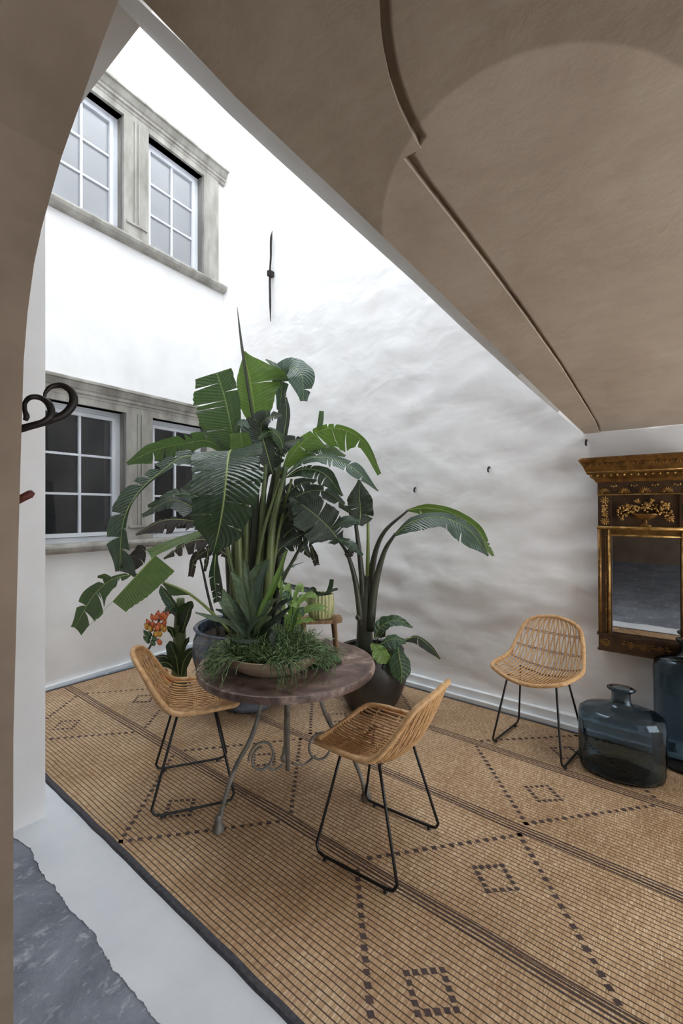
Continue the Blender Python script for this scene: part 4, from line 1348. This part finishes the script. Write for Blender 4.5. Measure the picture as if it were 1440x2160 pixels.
for mid_, l_, r_, f_, m_ in (
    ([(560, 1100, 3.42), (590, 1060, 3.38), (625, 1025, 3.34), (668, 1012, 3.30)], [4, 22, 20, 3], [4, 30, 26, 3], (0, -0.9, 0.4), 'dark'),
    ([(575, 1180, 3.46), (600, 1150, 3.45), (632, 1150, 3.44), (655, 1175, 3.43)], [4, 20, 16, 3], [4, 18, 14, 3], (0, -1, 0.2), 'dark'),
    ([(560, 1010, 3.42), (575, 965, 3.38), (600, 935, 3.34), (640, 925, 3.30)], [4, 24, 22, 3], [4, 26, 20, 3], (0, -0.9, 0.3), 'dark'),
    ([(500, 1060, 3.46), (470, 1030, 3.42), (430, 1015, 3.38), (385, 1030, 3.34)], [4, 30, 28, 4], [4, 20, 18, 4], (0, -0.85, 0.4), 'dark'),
    ([(490, 1180, 3.40), (460, 1160, 3.36), (430, 1165, 3.33), (405, 1185, 3.30)], [3, 14, 12, 3], [3, 12, 10, 3], (0, -0.9, 0.4), 'dry'),
    ([(540, 1000, 3.50), (530, 960, 3.50), (535, 920, 3.50), (560, 895, 3.50)], [6, 40, 36, 6], [6, 40, 34, 6], (0, -1, 0), 'dark'),
    ([(620, 985, 3.46), (655, 950, 3.44), (690, 945, 3.42), (728, 962, 3.40)], [3, 14, 14, 3], [3, 22, 22, 3], (0, -0.8, 0.5), 'mid'),
):
    B(mid_, l_, r_, f_, m_, 5, flop=0.25, gap=0.02)
# front-left bright leaf that is snapped over
B([(478, 1108, 3.18), (440, 1116, 3.10), (413, 1127, 3.03), (365, 1145, 2.95), (316, 1170, 2.89)], [2, 8, 11, 12, 10], [2, 4, 7, 10, 16], (0.1, -0.8, 0.6), 'bright', 0, skew=0.1, fold=0.2)
B([(327, 1171, 2.89), (285, 1217, 2.84), (237, 1269, 2.80)], [54, 50, 36], [0, 0, 0], (0.3, -0.95, 0.1), 'bright', 0, skew=0.02, fold=0.0, droop=0.0, wave=0.02, rib_to=(185, 1323, 2.76))
B([(345, 1228, 3.20), (288, 1213, 3.16), (238, 1222, 3.12), (196, 1258, 3.10), (157, 1324, 3.07)], [1, 3, 20, 46, 26], [1, 4, 7, 26, 8], (-0.1, -0.95, 0.2), 'mid', tearsL=7, tearsR=3, gap=0.022)
B([(238, 1222, 3.12), (222, 1214, 3.12), (206, 1216, 3.12)], [3, 8, 3], [3, 4, 2], (0, -1, 0), 'mid', 0, rib=0.0015)
B([(402, 1254, 3.29), (372, 1240, 3.24), (345, 1229, 3.20)], [2, 18, 4], [0, 3, 1], (0, -1, 0.2), 'mid', 0, rib=0)
# the great front leaf folding over towards the viewer
B([(492, 956, 3.14), (487, 950, 3.02), (483, 957, 2.92), (480, 976, 2.83), (477, 1005, 2.76), (472, 1055, 2.72), (463, 1110, 2.72), (450, 1166, 2.76)], [66, 78, 82, 84, 84, 80, 56, 6], [70, 80, 84, 84, 82, 78, 66, 6], (0, -0.86, 0.5), 'deep', tearsL=[0.38, 0.52, 0.6, 0.72, 0.84], tearsR=[0.42, 0.5, 0.58, 0.68, 0.8], gap=0.006, skew=0.16, droop=0.02, fold=0.10, wave=0.03, rib=0.006, cross=9, seg=60, flop=0.03)

# ---- second plant ---------------------------------------------------
QC = cam2room(0.225, 3.43, 0)
M['black_pot'] = simple('black_brown_glaze', srgb(30, 28, 26), srgb(58, 52, 46), 6.0, 0.42, 0, 0.3, 0.006, 16.0, spec=0.5)
pl2 = thing('potted_banana_plant', 'young banana plant with arching leaves in a dark rounded floor pot', 'plant', (QC.x, QC.y, RZ + 0.004))
pot2 = pl2
MB().lathe([(0.0, RZ + 0.004), (0.15, RZ + 0.004), (0.175, 0.03), (0.225, 0.12), (0.262, 0.23), (0.268, 0.32), (0.255, 0.40), (0.24, 0.435), (0.245, 0.45), (0.238, 0.458), (0.222, 0.448), (0.225, 0.40), (0.0, 0.40)], 48, (QC.x, QC.y, 0)).build('pot_body', M['black_pot'], pot2, smooth=50)
MB().lathe([(0.0, 0.432), (0.12, 0.43), (0.226, 0.42), (0.226, 0.40)], 36, (QC.x, QC.y, 0)).build('soil', M['soil'], pot2, smooth=True)
Q = lambda *a, **k: leaf(pl2, *a, **k)
SB = lambda p, r, mt='stem_dark': stem(pl2, p, r, mt, 'stalk')
SB([(768, 1402, 3.42), (769, 1330, 3.42), (771, 1260, 3.42), (773, 1215, 3.42)], [0.068, 0.060, 0.050, 0.020])
SB([(766, 1330, 3.40), (763, 1220, 3.40), (752, 1120, 3.38), (747, 1085, 3.36)], [0.026, 0.022, 0.015, 0.008])
SB([(774, 1330, 3.42), (775, 1220, 3.42), (776, 1130, 3.42), (775, 1060, 3.42)], [0.020, 0.016, 0.012, 0.008], 'stem_light')
SB([(776, 1330, 3.43), (782, 1215, 3.43), (805, 1130, 3.41), (860, 1076, 3.38)], [0.034, 0.026, 0.016, 0.009])
SB([(780, 1330, 3.38), (790, 1240, 3.36), (810, 1165, 3.33), (834, 1125, 3.30)], [0.034, 0.028, 0.018, 0.011])
SB([(764, 1330, 3.40), (750, 1230, 3.38), (733, 1170, 3.36), (714, 1140, 3.34)], [0.028, 0.020, 0.014, 0.009])
Q([(757, 1108, 3.36), (760, 1082, 3.36), (758, 1048, 3.35), (757, 1012, 3.34)], [8, 30, 32, 3], [8, 30, 30, 3], (0, -1, -0.1), 'dark', tearsL=[0.45], tearsR=[0.3], skew=-0.1, gap=0.02)
Q([(716, 1143, 3.35), (694, 1114, 3.33), (655, 1078, 3.30), (612, 1048, 3.28)], [14, 60, 62, 10], [14, 48, 42, 8], (0, -0.75, 0.65), 'dark', 6, flop=0.35, gap=0.02)
Q([(700, 1115, 3.30), (728, 1098, 3.27), (758, 1100, 3.25)], [6, 16, 5], [6, 22, 6], (0, -0.7, 0.7), 'grey', 1, rib=0.002)
Q([(712, 1138, 3.33), (740, 1148, 3.31), (764, 1172, 3.30)], [6, 12, 3], [6, 16, 3], (0, -0.8, 0.6), 'grey', 3, rib=0.002, flop=0.4)
Q([(712, 1135, 3.35), (660, 1120, 3.33), (598, 1148, 3.32)], [6, 34, 6], [6, 18, 4], (0, -0.9, 0.4), 'dark', 4, flop=0.3)
Q([(742, 1150, 3.33), (738, 1165, 3.32), (728, 1172, 3.32)], [3, 10, 4], [3, 10, 4], (0, -1, 0), 'dry', 2, rib=0.001, flop=0.5)
Q([(655, 1150, 3.36), (662, 1172, 3.36), (668, 1192, 3.36)], [4, 9, 6], [4, 8, 6], (0, -1, 0), 'dry', 1, rib=0.001, flop=0.3)
Q([(860, 1076, 3.38), (902, 1072, 3.34), (955, 1083, 3.30), (1005, 1115, 3.25), (1041, 1172, 3.21)], [3, 12, 12, 12, 2], [3, 20, 24, 30, 4], (0, -0.9, -0.1), 'bright', 2, skew=0.15)
Q([(830, 1130, 3.30), (872, 1100, 3.22), (932, 1092, 3.14), (988, 1118, 3.09), (1030, 1172, 3.07)], [3, 15, 18, 18, 2], [4, 30, 28, 48, 4], (0.1, -0.8, 0.6), 'grey', tearsL=2, tearsR=[0.3, 0.55, 0.7], skew=0.2, gap=0.01, flop=0.06)
# foliage plant sharing that pot
fp = pl2
V = lambda *a, **k: leaf(fp, *a, name='variegated_leaf', **k)
for p in ([(790, 1400, 3.36), (792, 1365, 3.32), (800, 1335, 3.28)], [(795, 1400, 3.34), (800, 1375, 3.28), (812, 1358, 3.22)], [(800, 1400, 3.34), (815, 1372, 3.24), (838, 1362, 3.18)], [(800, 1400, 3.36), (820, 1365, 3.28), (850, 1352, 3.24)], [(788, 1400, 3.36), (788, 1380, 3.28), (790, 1365, 3.22)]):
    stem(fp, p, [0.007, 0.005, 0.004], 'stem', 'petiole', 12, 6)
V([(790, 1345, 3.30), (803, 1322, 3.28), (835, 1308, 3.25), (870, 1324, 3.22)], [3, 16, 12, 2], [3, 14, 14, 2], (0, -0.75, 0.6), 'calathea', 0, fold=0.3, wave=0.12)
V([(794, 1328, 3.34), (810, 1310, 3.34), (828, 1316, 3.34)], [3, 12, 2], [3, 12, 2], (0, -0.8, 0.5), 'calathea', 0, fold=0.3, wave=0.1)
V([(800, 1362, 3.24), (825, 1348, 3.20), (856, 1352, 3.17)], [4, 12, 3], [5, 26, 6], (0, -0.7, 0.7), 'calathea', 0, wave=0.16)
V([(848, 1352, 3.24), (878, 1344, 3.22), (905, 1362, 3.18), (928, 1390, 3.15)], [2, 4, 5, 2], [2, 18, 14, 2], (0, -0.9, 0.4), 'dark', 1, fold=0.1, gap=0.06)
V([(782, 1358, 3.22), (796, 1372, 3.18), (808, 1388, 3.16), (814, 1400, 3.16)], [4, 18, 16, 2], [4, 18, 14, 2], (-0.2, -0.9, 0.4), 'lime', 0, wave=0.1)
V([(838, 1362, 3.18), (842, 1388, 3.14), (847, 1415, 3.13), (846, 1442, 3.14)], [5, 22, 20, 2], [5, 24, 22, 2], (0, -0.95, 0.25), 'calathea', 0, fold=-0.15, wave=0.06)
V([(822, 1372, 3.22), (826, 1400, 3.18), (830, 1425, 3.17)], [4, 18, 3], [4, 20, 3], (0, -0.95, 0.25), 'dark', 0, wave=0.06)
V([(800, 1345, 3.30), (805, 1338, 3.28), (812, 1330, 3.28)], [3, 8, 2], [3, 8, 2], (0, -1, 0.2), 'dark', 0)
stem(pl2, [(752, 1300, 3.36), (756, 1303, 3.35), (760, 1306, 3.36)], [0.016, 0.024, 0.018], 'stem_dark', 'stem_scar', 8)

# ---- banana shoot with orange fruit --------------------------------
SY = 3.62
SF = cam2room((378 - CX) / FPX * SY, SY, 0)
bn = thing('fruiting_banana', 'small banana plant with orange fruit cluster behind the left chair', 'plant', (SF.x, SF.y, RZ + 0.006))
top = U(381, 1262, SY)
MB().tube(spline([Vector((SF.x, SF.y, RZ + 0.006)), Vector((SF.x, SF.y, 0.2)), U(378, 1380, SY), U(379, 1320, SY), top], 28), [0.062, 0.060, 0.058, 0.050, 0.044, 0.030], 16).build('trunk', M['stem'], bn, smooth=True)
K = lambda *a, **k: leaf(bn, *a, **k)
K([(378, 1300, SY), (362, 1270, SY - .05), (346, 1248, SY - .1), (340, 1235, SY - .12)], [6, 14, 10, 2], [6, 12, 10, 2], (-0.1, -1, 0.1), 'grey', 0, fold=0.4)
K([(380, 1320, SY - .05), (388, 1290, SY - .06), (400, 1275, SY - .07), (405, 1268, SY - .07)], [8, 16, 8, 2], [8, 14, 10, 2], (0.1, -1, 0), 'deep', 0, fold=0.3)
K([(384, 1335, SY - .06), (394, 1300, SY - .08), (403, 1272, SY - .09)], [8, 13, 5], [4, 8, 5], (0.2, -1, 0), 'dark', 0, fold=0.3)
K([(378, 1275, SY), (358, 1285, SY - .05), (350, 1300, SY - .08)], [4, 10, 2], [4, 10, 2], (0, -1, 0.3), 'grey', 0)
K([(376, 1420, SY - .06), (372, 1390, SY - .10), (362, 1362, SY - .12), (358, 1352, SY - .12)], [5, 16, 12, 2], [5, 13, 10, 2], (0, -1, 0.2), 'deep', 0, fold=0.35)
K([(382, 1425, SY - .06), (388, 1395, SY - .12), (402, 1375, SY - .15), (415, 1374, SY - .16)], [5, 12, 10, 2], [5, 14, 11, 2], (0.1, -0.9, 0.3), 'deep', 0, fold=0.35)
K([(370, 1412, SY - .06), (352, 1398, SY - .1), (330, 1400, SY - .12), (314, 1405, SY - .12)], [4, 10, 8, 2], [4, 10, 8, 2], (0, -0.8, 0.5), 'deep', 0, fold=0.3)
K([(368, 1400, SY), (345, 1385, SY - .02), (312, 1392, SY - .04)], [3, 5, 2], [3, 5, 2], (0, -0.8, 0.5), 'dry', 0)
K([(388, 1365, SY - .04), (394, 1352, SY - .05), (399, 1344, SY - .05)], [3, 5, 1], [3, 5, 1], (0, -1, 0), 'dark', 0)
K([(366, 1345, SY - .05), (362, 1330, SY - .07), (352, 1322, SY - .08)], [3, 8, 2], [3, 8, 2], (0, -1, 0.2), 'deep', 0)
def fruit_mat(n, c1, c2):
    t = NT(n)
    tc = t.n('ShaderNodeTexCoord')
    sx = t.n('ShaderNodeSeparateXYZ'); t.l(tc.outputs['Object'], sx.inputs[0])
    col = t.ramp(t.noise(t.coord('Object'), 60.0, 3.0), [(0.35, c1), (0.65, c2)])
    tip = t.ramp(t.math('MULTIPLY', sx.outputs[2], 25.0), [(0.62, (0, 0, 0, 1)), (0.80, (1, 1, 1, 1))])
    return t.done(t.principled(t.mix(tip, col, srgb(64, 48, 36)), 0.4))
FMAT = {'o': fruit_mat('orange_fruit', srgb(196, 96, 58), srgb(214, 124, 78)), 'y': fruit_mat('yellow_fruit', srgb(206, 150, 62), srgb(220, 172, 84)), 'g': fruit_mat('green_fruit', srgb(58, 92, 62), srgb(84, 116, 78))}
fmesh = {}
def fruit(px, py, Y, ang, k, sz=1.0):
    key = k
    if key not in fmesh:
        m = MB()
        pts = [(0.0, -0.030), (0.010, -0.026), (0.0155, -0.010), (0.0150, 0.008), (0.010, 0.022), (0.005, 0.030), (0.004, 0.036), (0.0, 0.038)]
        m.lathe(pts, 10)
        o = m.build('fruit', FMAT[k], None, smooth=True)
        fmesh[key] = o.data
        bpy.data.objects.remove(o)
    o = bpy.data.objects.new('fruit', fmesh[key])
    COL.objects.link(o)
    o.parent = bn
    p = U(px, py, Y)
    o.location = p - bn.location
    d = dirv(math.sin(ang) * 0.6, -0.25, 1.0).normalized()
    o.rotation_mode = 'QUATERNION'
    o.rotation_quaternion = d.to_track_quat('Z', 'Y')
    o.scale = (sz * 1.25, sz * 1.25, sz * 0.95)
FR = random.Random(5)
rows = [(1294, [(332, 'o'), (342, 'o'), (350, 'o')], 0.15), (1304, [(322, 'o'), (331, 'o'), (340, 'o'), (348, 'o')], 0.0), (1315, [(314, 'o'), (324, 'o'), (335, 'o'), (345, 'o')], -0.1), (1325, [(311, 'y'), (320, 'y'), (330, 'o'), (340, 'y'), (346, 'y')], -0.1), (1335, [(308, 'g'), (317, 'g'), (327, 'y'), (337, 'y')], -0.3), (1345, [(306, 'g'), (315, 'g'), (326, 'g')], -0.5), (1354, [(312, 'g'), (322, 'g'), (334, 'o')], -0.7)]
for py, lst, an in rows:
    for px, k in lst:
        fruit(px + FR.uniform(-2, 2), py + FR.uniform(-3, 3), 3.42 + abs(px - 329) * 0.003 + FR.uniform(-0.015, 0.015) + (py - 1294) * -0.0006, an + (px - 330) * 0.05 + FR.uniform(-0.25, 0.25), k, 0.92 if k != 'g' else 0.8)
MB().tube(spline([U(378, 1305, SY - .04), U(360, 1290, 3.52), U(340, 1300, 3.46), U(328, 1330, 3.46), U(316, 1365, 3.46), U(302, 1376, 3.46)], 24), [0.012, 0.011, 0.010, 0.010, 0.009, 0.003], 8).build('fruit_stalk', M['stem_dark'], bn, smooth=True)
for (px, py, k) in ((342, 1414, 'o'), (350, 1418, 'o'), (346, 1428, 'o'), (354, 1427, 'o'), (338, 1423, 'o'), (350, 1438, 'y'), (360, 1432, 'o')):
    fruit(px, py, 3.50, 0.2, k, 0.9)

# ---- planting in the bowl ------------------------------------------
m = MB()
gr = random.Random(8)
def strand(p0, d, L, drop):
    pts = [p0]
    p = p0.copy()
    d = d.normalized()
    n = 5
    for k in range(n):
        d = (d + Vector((gr.gauss(0, 0.42), gr.gauss(0, 0.42), gr.gauss(0, 0.34) - drop))).normalized()
        p = p + d * (L / n)
        r = math.hypot(p.x - BC.x, p.y - BC.y)
        if r < 0.262 and p.z < BZ + 0.108:
            p.z = BZ + 0.108
        if p.z < TZ + 0.012:
            p.z = TZ + 0.012
        pts.append(p.copy())
    m.tube(pts, [0.0022, 0.0019, 0.0014], 3, cap=False)
for i in range(1500):
    a = gr.uniform(0, 2 * math.pi)
    r = 0.212 * math.sqrt(gr.random())
    p0 = Vector((BC.x + math.cos(a) * r, BC.y + math.sin(a) * r, BZ + 0.075 + 0.05 * (1 - (r / 0.22) ** 2)))
    out = Vector((math.cos(a), math.sin(a), 0))
    strand(p0, out * gr.uniform(-0.3, 0.45) + Vector((gr.gauss(0, 0.4), gr.gauss(0, 0.4), gr.uniform(0.2, 1.1))), gr.uniform(0.05, 0.125), 0.10)
tr_ = [(dirv(-0.85, -0.5, 0), 0.20, 120), (dirv(0.35, -1, 0), 0.13, 60), (dirv(0.95, -0.25, 0), 0.20, 90), (dirv(-1, 0.25, 0), 0.25, 60)]
for bdir, sg_, cnt in tr_:
    for i in range(cnt):
        a = math.atan2(bdir.y, bdir.x) + gr.gauss(0, sg_)
        p0 = Vector((BC.x + math.cos(a) * 0.22, BC.y + math.sin(a) * 0.22, BZ + 0.106))
        strand(p0, Vector((math.cos(a), math.sin(a), 0.35)), gr.uniform(0.08, 0.18), 0.40)
M['grass'] = simple('wiry_green_stems', srgb(40, 62, 36), srgb(124, 150, 92), 90.0, 0.45, 0, 0.0, lo=0.4, hi=0.62)
rh = m.build('trailing_cactus', M['grass'], None, smooth=True, fix=False)
tag(rh, 'tangle of wiry green trailing stems filling the wooden bowl', 'plant')
rh['kind'] = 'stuff'
m = MB()
m.lathe([(0.0, BZ + 0.115), (0.12, BZ + 0.105), (0.19, BZ + 0.085), (0.222, BZ + 0.072), (0.20, BZ + 0.06), (0.0, BZ + 0.05)], 36, (BC.x, BC.y, 0))
m.build('moss', simple('dark_moss', srgb(36, 44, 28), srgb(60, 72, 40), 40.0, 0.95, 0, 0.8, 0.01, 90.0), bo, smooth=True)
SGC = U(535, 1325, 2.2)
sg = thing('staghorn_fern', 'grey green staghorn fern rising from the middle of the bowl', 'plant', (SGC.x, SGC.y, BZ + 0.10))
S_ = lambda *a, **k: leaf(sg, *a, **k)
S_([(532, 1345, 2.20), (528, 1290, 2.18), (510, 1235, 2.15), (488, 1206, 2.10)], [5.4, 16.3, 15.0, 2.7], [5.4, 13.6, 9.5, 3.0], (0.1, -1, 0), 'staghorn', 0, fold=0.25, rib=0)
S_([(536, 1345, 2.20), (552, 1290, 2.18), (580, 1230, 2.16), (604, 1162, 2.14)], [4.1, 8.2, 8.2, 3.0], [4.1, 7.5, 6.8, 3.0], (0, -1, 0), 'bright', 0, fold=0.25, rib=0)
S_([(540, 1345, 2.24), (542, 1280, 2.26), (540, 1215, 2.27), (562, 1182, 2.24)], [5.4, 16.3, 16.3, 3.0], [5.4, 13.6, 13.6, 3.0], (0, -1, 0.2), 'staghorn', 0, fold=0.2, rib=0)
S_([(520, 1345, 2.18), (500, 1300, 2.14), (482, 1265, 2.10), (470, 1243, 2.06)], [4.1, 13.6, 13.6, 2.7], [4.1, 9.5, 8.2, 3.0], (0, -0.95, 0.3), 'staghorn', 0, fold=0.25, rib=0)
S_([(515, 1345, 2.18), (485, 1315, 2.14), (450, 1303, 2.10), (412, 1292, 2.06)], [4.1, 6.1, 6.8, 2.0], [4.1, 5.4, 5.4, 2.0], (0, -0.8, 0.6), 'staghorn', 0, fold=0.2, rib=0)
S_([(515, 1340, 2.16), (495, 1310, 2.10), (478, 1290, 2.06), (462, 1268, 2.02)], [2.7, 5.4, 5.4, 2.0], [2.7, 5.4, 5.4, 2.0], (0, -0.8, 0.5), 'staghorn', 0, fold=0.2, rib=0)
S_([(545, 1345, 2.16), (565, 1320, 2.12), (590, 1300, 2.08), (612, 1280, 2.04)], [3.4, 8.2, 8.2, 3.0], [3.4, 8.2, 6.8, 3.0], (0, -0.8, 0.5), 'dark', 0, fold=0.2, rib=0)
S_([(520, 1350, 2.10), (528, 1325, 2.06), (545, 1305, 2.02), (556, 1297, 2.0)], [2.7, 6.1, 5.4, 2.0], [2.7, 6.1, 5.4, 2.0], (0, -0.7, 0.7), 'grey', 0, fold=0.2, rib=0)
S_([(560, 1350, 2.12), (572, 1335, 2.08), (578, 1372, 2.04)], [3.4, 9.5, 2.0], [3.4, 8.2, 2.0], (0, -0.9, 0.5), 'dark', 0, fold=0.1, rib=0)
S_([(490, 1350, 2.06), (520, 1352, 2.02), (545, 1350, 2.0)], [3.0, 4.1, 2.0], [3.0, 6.1, 2.0], (0, -0.7, 0.6), 'grey', 0, rib=0)
for k, (tx, ty, tY, w) in enumerate(((505, 1222, 2.1, 9), (552, 1208, 2.28, 10), (478, 1262, 2.12, 8), (585, 1262, 2.12, 9), (455, 1285, 2.1, 7), (618, 1262, 2.2, 7), (515, 1180, 2.25, 8), (568, 1180, 2.24, 9), (492, 1290, 2.0, 8), (570, 1300, 2.0, 8))):
    S_([(533 + k % 3 * 3, 1345, 2.19), (lerp(533, tx, 0.35), lerp(1345, ty, 0.5), lerp(2.19, tY, 0.4)), (lerp(533, tx, 0.7), lerp(1345, ty, 0.86), lerp(2.19, tY, 0.75)), (tx, ty, tY)], [3, w * 0.7, w, 2], [3, w * 0.7, w * 0.9, 2], (0.1 * (k % 3 - 1), -0.95, 0.3), ('staghorn', 'grey', 'dark')[k % 3], 1, fold=0.3, rib=0, wave=0.12, flop=0.2)
sf = thing('spotted_fern', 'lime green spotted fern fronds beside the ribbed pot', 'plant', (U(612, 1325, 2.28).x, U(612, 1325, 2.28).y, BZ + 0.09))
FN = lambda *a, **k: leaf(sf, *a, **k)
for i, (tip, Y, mt, w) in enumerate((((690, 1281, 2.22), 0, 'lime', 8), ((672, 1262, 2.26), 0, 'lime', 9), ((640, 1250, 2.30), 0, 'lime', 9), ((600, 1238, 2.33), 0, 'lime', 10), ((596, 1262, 2.2), 0, 'calathea', 11), ((575, 1232, 2.36), 0, 'lime', 10), ((665, 1310, 2.15), 0, 'lime', 7), ((690, 1291, 2.2), 0, 'lime', 6), ((640, 1300, 2.1), 0, 'calathea', 10), ((582, 1297, 2.15), 0, 'bright', 8), ((625, 1282, 2.12), 0, 'lime', 10), ((650, 1272, 2.34), 0, 'bright', 8))):
    b0 = (612 + (i % 5 - 2) * 4, 1335, 2.26)
    mx_, my_ = (b0[0] + tip[0]) / 2, min(b0[1], tip[1]) - 4 - (i % 3) * 6
    FN([b0, (lerp(b0[0], tip[0], 0.35), lerp(b0[1], my_, 0.75), lerp(b0[2], tip[2], 0.35)), (lerp(b0[0], tip[0], 0.72), my_ + 2, lerp(b0[2], tip[2], 0.7)), tip], [1, w * 0.6, w, 1.5], [1, w * 0.6, w, 1.5], (0, -0.75, 0.65), mt, 2, rib=0.0012, wave=0.15, flop=0.2)
# feathery silver plumes
pm_ = thing('silver_plume', 'two wispy silvery plumes leaning out beside the fern', 'plant', (U(600, 1310, 2.24).x, U(600, 1310, 2.24).y, BZ + 0.09))
for tip in ((640, 1185, 2.2), (628, 1176, 2.22), (622, 1195, 2.2)):
    leaf(pm_, [(600, 1330, 2.24), (592, 1240, 2.23), (604, 1202, 2.22), tip], [0.6, 0.8, 2, 0.5], [0.6, 0.8, 2, 0.5], (0, -0.9, 0.4), 'grey', 0, rib=0.0008, name='plume')
# ribbed pot on the stool with its plant
RPc = SP(0.0, 0.0, 0) + dirv(0.012, 0, 0)
M['ribbed'] = simple('ribbed_green_cream_glaze', srgb(126, 132, 84), srgb(176, 172, 124), 30.0, 0.45, 0, 0.2, 0.002, 60.0, (1, 1, 0.2), lo=0.4, hi=0.6)
rp = thing('potted_staghorn', 'small dark fern in a ribbed cream pot on the little stool', 'plant', (RPc.x, RPc.y, TZ + 0.179))
zb = TZ + 0.179
MB().lathe([(0.0, zb), (0.056, zb), (0.064, zb + 0.01), (0.070, zb + 0.04), (0.071, zb + 0.08), (0.068, zb + 0.125), (0.066, zb + 0.132), (0.060, zb + 0.130), (0.060, zb + 0.10), (0.0, zb + 0.10)], 96, (RPc.x, RPc.y, 0), wob=lambda a, z: 1 + 0.045 * max(-0.6, math.sin(24 * a))).build('pot_body', M['ribbed'], rp, smooth=60)
MB().lathe([(0.0, zb + 0.115), (0.0595, zb + 0.112), (0.0595, zb + 0.10)], 24, (RPc.x, RPc.y, 0)).build('soil', M['soil'], rp)
sp_ = rp
X_ = lambda *a, **k: leaf(sp_, *a, **k)
X_([(672, 1262, 2.50), (655, 1246, 2.47), (625, 1240, 2.44), (594, 1228, 2.42)], [3, 7, 7, 2], [3, 6, 6, 2], (0, -0.8, 0.5), 'dark', 0, rib=0)
X_([(678, 1262, 2.50), (690, 1250, 2.50), (697, 1236, 2.50), (699, 1222, 2.50)], [3, 4, 5, 4], [3, 4, 5, 5], (0, -1, 0.1), 'deep', 0, rib=0)
X_([(680, 1262, 2.48), (695, 1247, 2.47), (712, 1242, 2.46)], [3, 4, 3], [3, 4, 3], (0, -0.8, 0.5), 'deep', 0, rib=0)
X_([(668, 1262, 2.46), (660, 1244, 2.42), (648, 1252, 2.40)], [3, 7, 2], [3, 7, 2], (0, -0.8, 0.5), 'deep', 0, rib=0)
X_([(676, 1262, 2.46), (668, 1252, 2.43), (682, 1256, 2.40)], [3, 7, 2], [3, 7, 2], (0, -0.8, 0.6), 'deep', 0, rib=0)
# two thick veined leaves lying on the table
for lab, c, rx, ry, rot in (('larger veined round green leaf lying on the table by the bowl', (676, 1400), 0.058, 0.045, 0.3), ('smaller veined round green leaf lying near the table edge', (701, 1388), 0.046, 0.036, -0.2)):
    p = F(c[0], c[1] + 6, TZ + 0.01)
    m = MB(); uvs = []
    ux = dirv(math.cos(rot), math.sin(rot), 0); uy = Vector((-ux.y, ux.x, 0))
    for r in range(13):
        for cidx in range(-8, 9):
            f = r / 12; s = cidx / 8
            w = math.sin(math.pi * min(1, 0.04 + f * 0.95)) ** 0.55
            q = p + ux * ((f - 0.5) * 2 * rx) + uy * (s * w * ry)
            q.z = TZ + 0.010 + 0.030 * (1 - (f * 2 - 1) ** 2) * (1 - 0.55 * s * s) - 0.006 * math.exp(-(s * 6) ** 2) + 0.0025 * math.sin(f * 30) * abs(s)
            m.v.append(q); uvs.append((s, f))
    for r in range(12):
        for cidx in range(16):
            b = r * 17 + cidx
            m.f.append((b, b + 1, b + 18, b + 17))
    o = m.build('fleshy_leaf', LM['round'], None, smooth=True, uvs=uvs)
    o.modifiers.new('thick', 'SOLIDIFY').thickness = 0.004
    tag(o, lab, 'leaf', 'thick leaves on the table')
